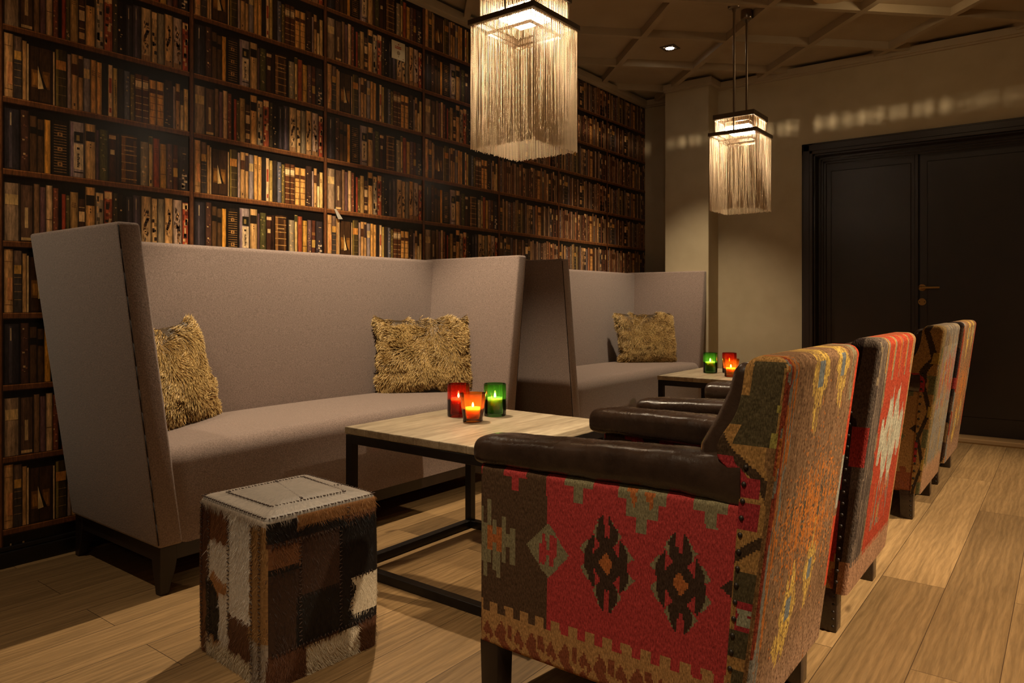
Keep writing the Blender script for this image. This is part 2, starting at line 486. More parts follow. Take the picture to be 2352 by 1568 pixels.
TAN, IV, LIL, BLU, BRN, DKB, BLK, RED, OLV, OCH, GRY, NAV, PUR = (178, 140, 90), (206, 184, 140), (150, 134, 140), (106, 112, 138), (92, 56, 34), (54, 34, 26), (24, 19, 18), (158, 66, 42), (96, 88, 52), (196, 142, 54), (134, 124, 114), (40, 40, 56), (84, 62, 74)
# each book: width, height fraction, colour, list of marks
R1 = [(5, .93, (190, 150, 100), 'e'), (4.5, .92, (110, 90, 80), 'half'), (2.5, .9, TAN, ''), (1, .88, IV, ''), (13, .84, (58, 38, 24), 'case'), (1, .84, IV, ''), (7, .88, (66, 56, 32), 'goldlab'), (2.2, .87, LIL, ''), (4, .88, TAN, 'band_top'), (3, .87, TAN, 'darktop'), (4.3, .83, (128, 124, 138), 'lab'), (3.5, .86, (200, 152, 82), 'tx'), (3.5, .86, (204, 156, 84), 'tx'), (3.6, .84, (40, 34, 34), ''), (3, .84, (214, 188, 150), 'redlab'), (3, .83, (186, 164, 90), 'vt'), (4, .80, (52, 44, 40), ''), (4, .78, (92, 100, 126), 'sp'), (3, .77, (110, 98, 52), 'sp'), (5, .8, (96, 56, 32), 'ribs'), (4.4, .8, (92, 54, 32), 'ribs'), (5, .77, (206, 156, 84), 'tribs'), (5.4, .77, (208, 160, 88), 'tribs'), (6.2, .8, (60, 42, 38), 'sp'), (1.8, .76, LIL, ''), (3.4, .78, TAN, 'band_top'), (2.4, .72, (64, 50, 44), 'ivhalf'), (3.6, .76, (198, 172, 112), 'tx')]
R2 = [(9, .93, (46, 44, 56), 'shine'), (5, .92, (78, 52, 44), 'sp'), (4.4, .83, (84, 60, 36), 'bband'), (4, .83, (80, 58, 36), 'bband'), (3.8, .83, (202, 146, 52), ''), (11, .84, (34, 26, 20), 'orn'), (9.5, .86, (150, 142, 156), 'portrait'), (7, .86, (186, 154, 104), 'blab'), (2, .8, PUR, ''), (6, .85, (78, 80, 46), 'sp'), (5.5, .8, (66, 38, 28), 'slab'), (2, .8, DKB, ''), (13, .82, (62, 40, 24), 'bible'), (1, .8, BLK, ''), (6, .75, (144, 138, 122), 'sp'), (3, .84, (196, 176, 116), 'gtop'), (5, .84, (156, 74, 44), 'tx'), (5, .78, (188, 148, 66), 'cr'), (4.6, .78, (104, 80, 86), 'sp'), (4, .79, (92, 50, 36), 'yl'), (8, .78, (56, 50, 60), 'sp2')]
R0 = [(7.5, .9, (146, 128, 110), 'lab'), (6.5, .88, (92, 70, 58), 'wl'), (3, .88, (124, 96, 70), ''), (3, .88, (106, 76, 88), ''), (3.4, .87, (196, 168, 130), 'mid'), (3, .88, (124, 70, 50), 'sp'), (1.5, .8, BLK, ''), (2.2, .78, (160, 60, 38), ''), (2, .78, (90, 84, 44), 'sp'), (4.5, .82, (160, 130, 78), 'tx'), (3.6, .76, (72, 46, 34), 'ivb'), (5.5, .92, (200, 154, 92), 'blab'), (4.6, .9, (150, 142, 128), 'rag'), (5, .9, (172, 84, 56), 'rag'), (3, .88, (66, 60, 44), 'sp'), (3, .88, (34, 26, 24), 'sp'), (1.4, .86, BLK, ''), (4, .86, (50, 46, 58), 'shine'), (5, .86, (66, 60, 78), 'shine'), (6.4, .9, (190, 164, 126), 'fig'), (3.6, .88, (190, 160, 112), 'rag'), (4.4, .88, (132, 126, 112), ''), (5.4, .9, (204, 164, 110), 'fig'), (6, .88, (176, 158, 152), 'fig'), (4.2, .86, (176, 74, 48), 'rag')]
def far_row(seed, special):
    rg = random.Random(seed); out = []; tot = 0
    pal = [(150, 120, 88), (128, 92, 66), (104, 66, 54), (140, 72, 54), (112, 104, 104), (122, 108, 72), (84, 60, 50), (170, 138, 98), (100, 92, 104), (140, 114, 98), (160, 136, 84), (62, 46, 40), (146, 98, 70), (120, 98, 78), (150, 128, 108), (96, 74, 60)]
    while tot < 100:
        w = rg.choice([2.4, 2.8, 3.2, 3.6, 4, 4.6]); 
        out.append((w, rg.uniform(.80, .92), rg.choice(pal), rg.choice(['', '', 'sp', 'tx', 'lab', 'tx', 'band_top', 'rag', 'half']))); tot += w
        if special and 28 < tot < 33: out.append((8, .86, (72, 44, 26), 'orn')); tot += 8
        if special and 40 < tot < 44: out.append((5, .95, (44, 34, 34), 'ivb')); tot += 5
        if not special and 62 < tot < 66: out.append((7, .84, (176, 132, 76), 'tribs')); tot += 7
    return out
SETS = {0: R1, 1: R2, 2: R0}
FAR = {0: far_row(5, False), 1: far_row(6, True), 2: far_row(9, False)}

def scale_c(c, k): return tuple(min(255, x * k) for x in c)
def book(y0, y1, z0, z1, c, mk, rg):
    w = y1 - y0; h = z1 - z0
    q = P.quad
    e = w * .14
    q(y0, y1, z0, z1, scale_c(c, .42), 1)                            # printed edge lines of the spine
    q(y0 + e * .55, y1 - e * .7, z0, z1 - .0015, scale_c(c, .86), 2)
    q(y0 + e * 1.4, y1 - e * 2.2, z0, z1 - .0015, c, 3)
    if max(c) > 100: q(y0 + e * 2.0, y0 + e * 3.2, z0, z1 - .003, scale_c(c, 1.1), 4)
    L = 5
    a, b = y0 + e * .6, y1 - e * .75
    Z = lambda f: z0 + f * h
    dk = lambda c2=(30, 22, 18): c2
    if mk == 'half':
        q(a, b, Z(.0), Z(.62), (62, 58, 60), L)
        for f in (.2, .33, .45, .56): q(a, b, Z(f), Z(f) + .0015, (170, 140, 90), L + 1)
        q(a, b, Z(.62), Z(.76), (190, 148, 70), L)
    elif mk == 'case':
        q(y0, y1, z0, z1, (46, 30, 20), L)
        q(a, b, z0 + .006, z1, (62, 42, 26), L + 1)
        for s, k in ((.1, 1), (.56, -1)):
            q(y0 + w * s, y0 + w * (s + .3), Z(.26), Z(.58), (112, 76, 30), L + 2)
            q(y0 + w * (s + .05), y0 + w * (s + .24), Z(.30), Z(.52), (150, 104, 40), L + 3)
        q(y0 + w * .40, y0 + w * .43, z0, z1, (30, 20, 14), L + 3)
        P.poly4([(y0 + w * .37, Z(.24)), (y0 + w * .60, Z(.26)), (y0 + w * .40, Z(.60)), (y0 + w * .36, Z(.66))], (206, 186, 136), L + 5)
        P.poly4([(y0 + w * .60, Z(.26)), (y0 + w * .74, Z(.26)), (y0 + w * .44, Z(.60)), (y0 + w * .40, Z(.60))], (26, 18, 12), L + 4)
    elif mk == 'goldlab':
        q(a, a + w * .2, z0, z1 - .004, (120, 108, 50), L)
        q(a, b, Z(.64), Z(.80), (184, 126, 56), L + 1)
        for f in (.2, .36, .5): q(a, b, Z(f), Z(f) + .0014, (150, 130, 80), L + 1)
    elif mk == 'band_top':
        q(a, b, Z(.62), Z(.82), (78, 48, 32), L)
        q(a + w * .3, b - w * .3, Z(.06), Z(.11), (70, 50, 34), L)
    elif mk == 'darktop': q(a, b, Z(.60), Z(.94), (62, 46, 48), L)
    elif mk == 'lab': q(a, b, Z(.62), Z(.80), (186, 166, 118), L)
    elif mk == 'tx':
        for k in range(3): q(a + w * .15, b - w * .15, Z(.78 - .035 * k), Z(.78 - .035 * k) + .002, (70, 46, 30), L)
    elif mk == 'redlab':
        q(a + w * .15, b - w * .15, Z(.45), Z(.74), (176, 74, 46), L); q(a + w * .2, b - w * .2, Z(.07), Z(.16), (168, 70, 44), L)
    elif mk == 'vt':
        for k in range(14): q(a + w * .3, b - w * .3, Z(.28 + k * .035), Z(.28 + k * .035) + .0045, (72, 60, 30), L)
    elif mk in ('sp', 'sp2'):
        for k in range(10):
            zz = Z(rg.uniform(.05, .93)); yy = rg.uniform(a, a + (b - a) * .6)
            q(yy, yy + w * rg.uniform(.12, .35), zz, zz + rg.uniform(.002, .008), (188, 166, 124) if rg.random() < .5 else scale_c(c, 1.5), L)
        if mk == 'sp2':
            for k in range(5): q(a + w * rg.uniform(.2, .5), a + w * rg.uniform(.5, .8), Z(.04 + k * .07), Z(.09 + k * .07), (196, 190, 176), L)
    elif mk == 'ribs':
        q(a, b, Z(.72), Z(.86), (206, 190, 156), L)
        for f in (.1, .25, .38, .53, .69, .88): q(a, b, Z(f), Z(f) + .003, (190, 160, 110), L + 1)
    elif mk == 'tribs':
        q(a, b, Z(.70), Z(.80), (84, 48, 30), L)
        for f in (.16, .32, .47, .62): q(a, b, Z(f), Z(f) + .0025, (110, 72, 36), L)
    elif mk == 'ivhalf': q(a, b, z0, Z(.62), (214, 196, 150), L)
    elif mk == 'shine':
        q(y0 + w * .32, y0 + w * .5, Z(.02), Z(.96), scale_c(c, 1.5), L); q(y0 + w * .38, y0 + w * .46, Z(.72), Z(.93), (170, 162, 140), L + 1)
    elif mk == 'bband':
        q(a, b, Z(.68), Z(.80), (26, 22, 18), L)
    elif mk == 'orn':
        for k in range(18):
            f = .05 + k * .05
            q(a + w * .08, b - w * .05, Z(f), Z(f) + .0022, (150, 116, 66), L)
        for f in (.2, .47, .74): q(y0 + w * .36, y0 + w * .62, Z(f - .035), Z(f + .035), (170, 130, 74), L + 1); q(y0 + w * .44, y0 + w * .54, Z(f - .02), Z(f + .02), (80, 50, 30), L + 2)
    elif mk == 'portrait':
        q(y0 + w * .3, b, Z(.62), Z(.82), (30, 28, 24), L); q(y0 + w * .45, y0 + w * .65, Z(.66), Z(.76), (140, 124, 70), L + 1)
        q(y0 + w * .3, b, Z(.14), Z(.60), (196, 184, 160), L); q(a, y0 + w * .25, z0, z1 - .006, (128, 112, 140), L)
        for k in range(8): q(y0 + w * .5, y0 + w * (.6 + .12 * ((k * 7) % 3) / 3), Z(.18 + k * .032), Z(.18 + k * .032) + .005, (56, 46, 42), L + 1)
        q(y0 + w * .48, y0 + w * .66, Z(.5), Z(.54), (50, 42, 38), L + 1); q(y0 + w * .3, b, Z(.08), Z(.1), (30, 24, 24), L)
    elif mk == 'blab':
        q(a, b, Z(.68), Z(.86), (32, 26, 22), L)
        for k in range(2): q(y0 + w * .45, y0 + w * .56, Z(.56 + .05 * k), Z(.58 + .05 * k), (60, 40, 26), L)
    elif mk == 'slab': q(a + w * .15, b - w * .15, Z(.56), Z(.66), (196, 180, 140), L); q(a, b, Z(.88), Z(.96), (190, 160, 120), L)
    elif mk == 'bible':
        q(y0 + w * .1, y0 + w * .3, Z(.02), Z(.95), (132, 92, 48), L); q(y0 + w * .72, y0 + w * .86, Z(.02), Z(.9), (104, 72, 38), L)
        for f in (.08, .26, .42, .58, .76, .94): q(a, b, Z(f), Z(f) + .0035, (176, 140, 86), L + 1)
        for k in range(7): q(y0 + w * (.22 + k * .08), y0 + w * (.27 + k * .08), Z(.66), Z(.69), (196, 164, 108), L + 1)
    elif mk == 'gtop': q(a, b, Z(.84), Z(.98), (70, 78, 44), L); q(a + w * .25, b - w * .2, Z(.06), Z(.13), (50, 40, 28), L)
    elif mk == 'cr': q(a, b, Z(.3), Z(.312), (50, 36, 20), L); q(a, b, Z(.86), Z(.868), (90, 60, 30), L)
    elif mk == 'yl': q(a, b, Z(.28), Z(.48), (188, 158, 80), L); q(a, b, Z(.6), Z(.68), (130, 90, 50), L)
    elif mk == 'wl': q(y0 + w * .35, y0 + w * .6, Z(.24), Z(.6), (180, 160, 120), L); q(y0 + w * .1, b, Z(.02), Z(.07), (190, 166, 120), L)
    elif mk == 'mid': q(a, b, Z(.4), Z(.41), (80, 60, 44), L)
    elif mk == 'ivb':
        q(a, b, Z(.5), Z(.72), (206, 180, 140), L); q(a, b, Z(.1), Z(.24), (186, 150, 100), L)
        for f in (.32, .8): q(a, b, Z(f), Z(f) + .003, (180, 150, 100), L)
    elif mk == 'rag':
        for k in range(12):
            zz = Z(rg.uniform(.02, .85)); yy = rg.uniform(a, b - w * .3)
            q(yy, min(b, yy + w * rg.uniform(.15, .5)), zz, zz + rg.uniform(.006, .028), rg.choice([(46, 36, 32), (206, 178, 132), (186, 156, 112), scale_c(c, .6)]), L + k % 3)
        q(a, b, Z(.86), Z(.98), (206, 176, 130), L)
    elif mk == 'fig':
        for k in range(9):
            zz = Z(rg.uniform(.03, .74)); yy = rg.uniform(a, b - w * .25); ww = w * rg.uniform(.08, .26); hh = h * rg.uniform(.03, .14)
            cc = rg.choice([(48, 38, 34), (70, 56, 46), (150, 118, 80), (96, 84, 76)])
            P.poly4([(yy, zz + hh * .3), (yy + ww * .6, zz), (min(b, yy + ww), zz + hh * .6), (yy + ww * .3, zz + hh)], cc, L + k % 3)
        for k in range(26):
            t_ = rg.random(); zz = Z(.22 + .5 * t_); yc_ = y0 + w * (.5 + .16 * math.sin(t_ * 7 + w * 900)); ww = w * rg.uniform(.05, .2); hh = h * rg.uniform(.012, .04)
            P.poly4([(yc_ - ww, zz), (yc_ + ww * .7, zz - hh * .4), (min(b, yc_ + ww), zz + hh), (yc_ - ww * .5, zz + hh * 1.3)], rg.choice([(58, 44, 38), (84, 64, 50), (204, 170, 122), (120, 92, 66)]), L + 3 + k % 3)
        q(a, b, Z(.0), Z(.10), (150, 116, 82), L)
    elif mk == 'e':
        q(a, b, Z(.12), Z(.128), (110, 80, 50), L); q(a, b, Z(.8), Z(.806), (120, 90, 60), L); q(a + w * .3, b, Z(.2), Z(.55), (204, 142, 92), L)

P.quad(YF, ALC, .0, ZC + .01, (15, 11, 9), 0)
for ci in range(-2, 7):
    ya = YD0 + PITCH * ci + BD / 2; yb = YD0 + PITCH * (ci + 1) - BD / 2
    if ci == 6: yb = ALC
    # printed upright between the bookcases
    P.quad(ya - BD, ya, 0, ZC, (86, 52, 32), 16); P.quad(ya - BD * .62, ya - BD * .12, 0, ZC, (112, 70, 42), 17); P.quad(ya - BD * .2, ya - BD * .06, 0, ZC, (50, 30, 20), 18)
    for k in range(-1, 10):
        zb = Z0 + ZP * k; zt = zb + ZP
        P.quad(ya, yb, zb - .022, zb - .002, (104, 64, 36), 14); P.quad(ya, yb, zb - .0045, zb - .001, (156, 106, 62), 15); P.quad(ya, yb, zb - .025, zb - .021, (44, 26, 18), 15)
        t = (6 - k - ci) % 3
        row = SETS[t] if ci < 4 else FAR[t]
        tot = sum(b[0] for b in row); f = (yb - ya - .006) / tot if ci < 6 else (PITCH - BD - .006) / tot
        y = ya + .003
        rg = random.Random(100 * t + (0 if ci < 4 else 50))
        for (w, h, c, mk) in row:
            y1 = y + w * f
            if y < ALC:
                jz = rg.uniform(-.008, .008)
                book(y, min(y1, ALC), zb + .0005, zb + (ZP - .026) * min(.985, h + .03) + jz, c, mk, rg)
            y = y1
        if ci >= 4 and t == 1 and ci < 6:      # the printed black opera glasses at the end of the row
            yy = ya + (PITCH - BD) * .86
            for s in (0, .032):
                P.quad(yy + s, yy + s + .024, zb + .002, zb + .02, (20, 14, 12), 24); P.quad(yy + s + .004, yy + s + .02, zb + .02, zb + .07, (28, 20, 16), 24); P.quad(yy + s + .002, yy + s + .022, zb + .07, zb + .078, (24, 18, 14), 24)
            P.quad(yy + .01, yy + .05, zb + .04, zb + .048, (20, 14, 12), 25)
me = np_mesh('wall_left', P.V, P.F, np.array(P.C), smooth=False)
wl = obj('wall_left', me, M['paper']); struct(wl)
bm = bmesh.new(); box(bm, LW - .1, LW, YF, ALC, 0, ZC + .02)
bw = bm_obj('backing', bm, M['plaster'], wl)

# small notice card and a torn scrap on the wallpaper
def card_pt(y, z): return Vector((LW + .004, y, z))
cy, cz = 2.975, 2.445
sg = empty('notice_card', (LW, cy, cz))
tag(sg, 'small square cream notice card with red print on bookshelf wallpaper', 'notice')
def cpart(nm, quads, m, x0, x1):
    bm = bmesh.new()
    for (a, b, c, d) in quads: box(bm, LW + x0, LW + x1, cy + a, cy + b, cz + c, cz + d, .0004 if x1 - x0 > .003 else 0, 1)
    return shift(bm_obj(nm, bm, m, sg), sg.location)
cpart('card', [(-.052, .052, -.052, .052)], M['card'], .006, .011)
for q_ in ((-.028, -.018, .019, .024), (-.014, .020, .019, .024), (-.028, .022, .010, .015), (-.004, .004, .032, .039), (.034, .043, -.044, -.041)): cpart('lettering', [q_], M['redink'], .011, .0114)
bm = bmesh.new(); cyl(bm, (LW + .011, cy, cz - .014), (LW + .0114, cy, cz - .014), .0125, None, 20); cyl(bm, (LW + .011, cy, cz - .034), (LW + .0114, cy, cz - .034), .0035, None, 10)
shift(bm_obj('emblem', bm, M['greyink'], sg), sg.location)
bm = bmesh.new()
prev = None
for k in range(7):
    t = k / 6
    a = Vector((LW + .006 + .003 * t, 2.520 + .030 * t - .004 * (1 - t), 1.475 - .052 * t)); wd = .0055 + .009 * t
    vs = [bm.verts.new(a + Vector((0, -wd, 0))), bm.verts.new(a + Vector((.002, wd, .003)))]
    if prev: bm.faces.new((prev[0], prev[1], vs[1], vs[0]))
    prev = vs
bmesh.ops.solidify(bm, geom=bm.faces[:], thickness=.0006)
tag(bm_obj('paper_scrap', bm, mat('white_paper', lin((226, 216, 196)), .7), None, False), 'curled white paper scrap sticking out of the bookshelf wallpaper', 'paper scrap')

# ------------------------------------------------------------------ high back sofas
SX0, SX1 = -3.07, -2.394        # back and front at the floor
def make_sofa():
    root = empty('high_back_sofa', (-2.75, 2.165, 0))
    RL = root.location.copy()
    ZB, ZT = .16, 1.236
    YA, YB = 1.203, 3.128
    def splay(z): return .132 * (z - ZB) / (ZT - ZB)
    def leanx(x, z):              # the back edge leans towards the wall as it rises
        k = (SX1 - x) / (SX1 - SX0)
        return x - .038 * k * (z - ZB) / (ZT - ZB)
    for s in (-1, 1):
        def fn(c, s=s):
            t = (c.z - ZB) / (ZT - ZB)
            y = c.y
            base = YA if s < 0 else YB
            # c.y is 0 on the outer face, 1 on the inner one
            th = .088 - .016 * t
            return (leanx(c.x, c.z), base + s * splay(c.z) - s * y * th, c.z)
        bm = bmesh.new()
        vs = box(bm, SX0, SX1, 0, .088, ZB, ZT, .012, 4)
        bmesh.ops.bisect_plane(bm, geom=bm.verts[:] + bm.edges[:] + bm.faces[:], plane_co=(0, 0, .5), plane_no=(0, 0, 1))
        for v in bm.verts:
            c = v.co.copy(); c.y = c.y / .088; v.co = Vector(fn(c))
        w = bm_obj('wing_panel', bm, M['sofa'], root, angle=.9); shift(w, RL)
        # piping seam on the outer front edge
        bm = bmesh.new()
        N_ = 14
        pts = [fn(Vector((SX1 - .0032, .036, ZB + .012 + (ZT - ZB - .024) * k / N_))) for k in range(N_ + 1)]
        for a, b in zip(pts[:-1], pts[1:]): cyl(bm, a, b, .0022, None, 6)
        p = bm_obj('piping', bm, M['seam'], w, True)
        shift(p, RL)
    # back
    bm = bmesh.new()
    box(bm, 0, 1, 0, 1, 0, 1, 0)
    bmesh.ops.subdivide_edges(bm, edges=bm.edges[:], cuts=1)
    bm.free(); bm = bmesh.new()
    box(bm, -3.075, -2.975, YA + .03, YB - .03, ZB, ZT - .006, .02, 4)
    for v in bm.verts:
        t = (v.co.z - ZB) / (ZT - ZB)
        yc = (YA + YB) / 2; k = (v.co.y - yc) / ((YB - YA) / 2 - .03)
        dx = -.036 * t if v.co.x < -3.03 else -.062 * t
        v.co = Vector((v.co.x + dx, yc + k * ((YB - YA) / 2 - .03 + splay(v.co.z)), v.co.z))
    b = bm_obj('back', bm, M['sofa'], root, angle=.9); shift(b, RL)
    # seat: crowned block between the wings
    nu, nv = 60, 60
    def seatmesh():
        bm = bmesh.new()
        box(bm, -3.0, SX1 - .002, YA + .05, YB - .05, ZB, .482, .055, 8)
        # flat underside edges are hidden; subdivide the long top so it can crown
        for kk in range(1, 12):
            y = YA + .05 + (YB - YA - .1) * kk / 12
            bmesh.ops.bisect_plane(bm, geom=bm.verts[:] + bm.edges[:] + bm.faces[:], plane_co=(0, y, 0), plane_no=(0, 1, 0))
        yc = (YA + YB) / 2; hw = (YB - YA) / 2
        for v in bm.verts:
            k = (v.co.y - yc) / hw
            top = max(0, (v.co.z - .40) / .082)
            v.co.z += .016 * top * (1 - k * k)
            if v.co.z < .22: v.co.x = v.co.x if v.co.x < -2.5 else SX1 - .002
            v.co.y = yc + (v.co.y - yc) * (1 + .0 * v.co.z)
            v.co.y += (.058 * (v.co.z - ZB) / .32) * np.sign(k) * (1 if abs(k) > .9 else 0)
        return bm
    st = bm_obj('seat', seatmesh(), M['sofa'], root, angle=.9); shift(st, RL)
    bm = bmesh.new()
    x0, x1, y0, y1 = SX0 + .012, SX1 - .012, YA + .012, YB - .012
    for (a, b, c, d) in ((x0, x1, y0, y0 + .03), (x0, x1, y1 - .03, y1), (x1 - .03, x1, y0 + .03, y1 - .03), (x0, x0 + .03, y0 + .03, y1 - .03)):
        box(bm, a, b, c, d, .108, ZB + .002, .002, 1)
    r = bm_obj('base_rail', bm, M['darkwood'], root); shift(r, RL)
    for cx, sx in ((x1, -1), (x0, 1)):
        for cyy, sy in ((y0, 1), (y1, -1)):
            bm = bmesh.new()
            prof = [(0, .030), (.035, .038), (.075, .052), (.108, .058), (.16, .058)]
            rings = []
            for z, w in prof:
                off = .004 + .02 * max(0, (.1 - z) / .1) * .5
                rings.append([bm.verts.new((cx + sx * (q[0] * w + off * 0 - .0025), cyy + sy * (q[1] * w - .0025), z)) for q in ((0, 0), (1, 0), (1, 1), (0, 1))])
            for a, b in zip(rings[:-1], rings[1:]):
                for k in range(4): bm.faces.new((a[k], a[(k + 1) % 4], b[(k + 1) % 4], b[k]))
            bm.faces.new(rings[0]); bm.faces.new(rings[-1])
            bmesh.ops.bevel(bm, geom=[e for e in bm.edges], offset=.0015, segments=1, affect='EDGES')
            l = bm_obj('leg', bm, M['darkwood'], root); shift(l, RL)
    return root
def copy_tree(o, parent=None):
    c = o.copy(); COL.objects.link(c)
    if parent is not None: c.parent = parent
    for ch in list(o.children): copy_tree(ch, c)
    return c
sofa = make_sofa()
tag(sofa, 'taupe high-backed winged sofa behind the hide cube, holding two fur cushions', 'sofa', 'high-backed sofas along the bookshelf wall')
sofa2 = copy_tree(sofa); sofa2.location.y += 2.545
sofa2['label'] = 'taupe high-backed winged sofa farther back, holding one fur cushion, near the pillar'

# ------------------------------------------------------------------ coffee tables
def make_table():
    W = .70
    root = empty('coffee_table', (-2.1 + W / 2, 1.735 + W / 2, 0))
    h = W / 2; T = .032
    # worn plank top with slightly wavy edges
    n = 60
    bm = bmesh.new()
    def edge(k): return .003 * (vnoise(np.array([k * .37]), np.array([.5]), 3)[0] - .5) * 2
    ring = []
    for side in range(4):
        for i in range(n):
            t = -h + W * i / n
            e = h - .002 + edge(side * 50 + i)
            ring.append({0: (t, -e), 1: (e, t), 2: (-t, e), 3: (-e, -t)}[side])
    rings = []
    for z, s in ((.500, .996), (.503, 1.0), (.521, 1.0), (.5245, .9975), (.526, .992)):
        rings.append([bm.verts.new((p[0] * s, p[1] * s, z)) for p in ring])
    m_ = len(ring)
    for a, b in zip(rings[:-1], rings[1:]):
        for k in range(m_): bm.faces.new((a[k], a[(k + 1) % m_], b[(k + 1) % m_], b[k]))
    bm.faces.new(rings[0][::-1]); bm.faces.new(rings[-1])
    bm_obj('tabletop', bm, M['tablewood'], root)
    g = h - .004
    for sx in (-1, 1):
        for sy in (-1, 1):
            bm = bmesh.new(); box(bm, sx * g - (T if sx > 0 else 0), sx * g + (0 if sx > 0 else T), sy * g - (T if sy > 0 else 0), sy * g + (0 if sy > 0 else T), 0, .498, .0015, 1)
            bm_obj('leg', bm, M['blacksteel'], root)
    for z0, nm in ((.466, 'top_rail'), (.0, 'floor_rail')):
        z1 = z0 + T
        for s in (-1, 1):
            bm = bmesh.new(); box(bm, -g + T, g - T, s * g - (T if s > 0 else 0), s * g + (0 if s > 0 else T), z0 + .001, z1, .0015, 1); bm_obj(nm, bm, M['blacksteel'], root)
            bm = bmesh.new(); box(bm, s * g - (T if s > 0 else 0), s * g + (0 if s > 0 else T), -g + T, g - T, z0 + .001, z1, .0015, 1); bm_obj(nm, bm, M['blacksteel'], root)
    return root
tb = make_table()
tag(tb, 'square wood-topped coffee table on black steel frame beside the hide cube', 'table', 'coffee tables in front of the sofas')
tb2 = copy_tree(tb); tb2.location = (-2.025 + .35, 4.115 + .35, 0)
tb2['label'] = 'square wood-topped coffee table on black steel frame in front of the farther sofa'

# ------------------------------------------------------------------ candle glasses
def candle(kind, loc, tall, label):
    root = empty('candle_holder', loc)
    tag(root, label, 'candle holder', 'coloured candle glasses on the tables')
    if tall: R0_, R1_, H_ = .0445, .0445, .128
    else: R0_, R1_, H_ = .034, .050, .108
    bm = bmesh.new()
    th = .0028
    rr = lambda z: R0_ + (R1_ - R0_) * min(1, (z / H_) ** .75 if not tall else z / H_)
    zs = [.0, .004, .012] + [H_ * k / 10 for k in range(2, 11)]
    outer = [(rr(z) - (.003 if z == 0 else 0) + (.003 if (not tall and z < .005) else 0), z) for z in zs]
    inner = [(rr(z) - th, z) for z in zs if z > .01][::-1]
    lathe(bm, [(0, 0)] + outer + inner + [(0, .012)], 40)
    bm_obj('glass', bm, GL[kind], root, angle=.8)
    # poured candle in a small tapered cup
    zc = .014; hc = .058 if tall else .040; rc0, rc1 = (.026, .033) if tall else (.025, .030)
    bm = bmesh.new(); lathe(bm, [(0, zc), (rc0, zc), (rc1, zc + hc), (rc1 - .002, zc + hc), (rc1 - .003, zc + hc - .006), (0, zc + hc - .007)], 28)
    w = bm_obj('candle', bm, M['wax'], root, angle=.6)
    bm = bmesh.new(); cyl(bm, (0, 0, zc + hc - .008), (0, 0, zc + hc + .002), .0009, None, 6); bm_obj('wick', bm, M['wick'], w)
    zf = zc + hc + .003
    bm = bmesh.new(); lathe(bm, [(0, zf - .003), (.0026, zf), (.0038, zf + .004), (.0031, zf + .009), (.0013, zf + .013), (0, zf + .016)], 12)
    bm_obj('flame', bm, M['flame'], w, True)
    return root
TZ = .5262
candle('red', (-1.935, 2.175, TZ), True, 'red glass candle holder behind the orange one on the nearer table')
candle('orange', (-1.80, 2.105, TZ), False, 'orange tapered glass candle holder on the nearer table')
candle('green', (-1.825, 2.27, TZ), True, 'green glass candle holder on the nearer table')
candle('green', (-1.83, 4.475, TZ), True, 'green glass candle holder on the farther table')
candle('red', (-1.735, 4.555, TZ), True, 'red glass candle holder behind the orange one on the farther table')
candle('orange', (-1.64, 4.33, TZ), False, 'orange tapered glass candle holder on the farther table')

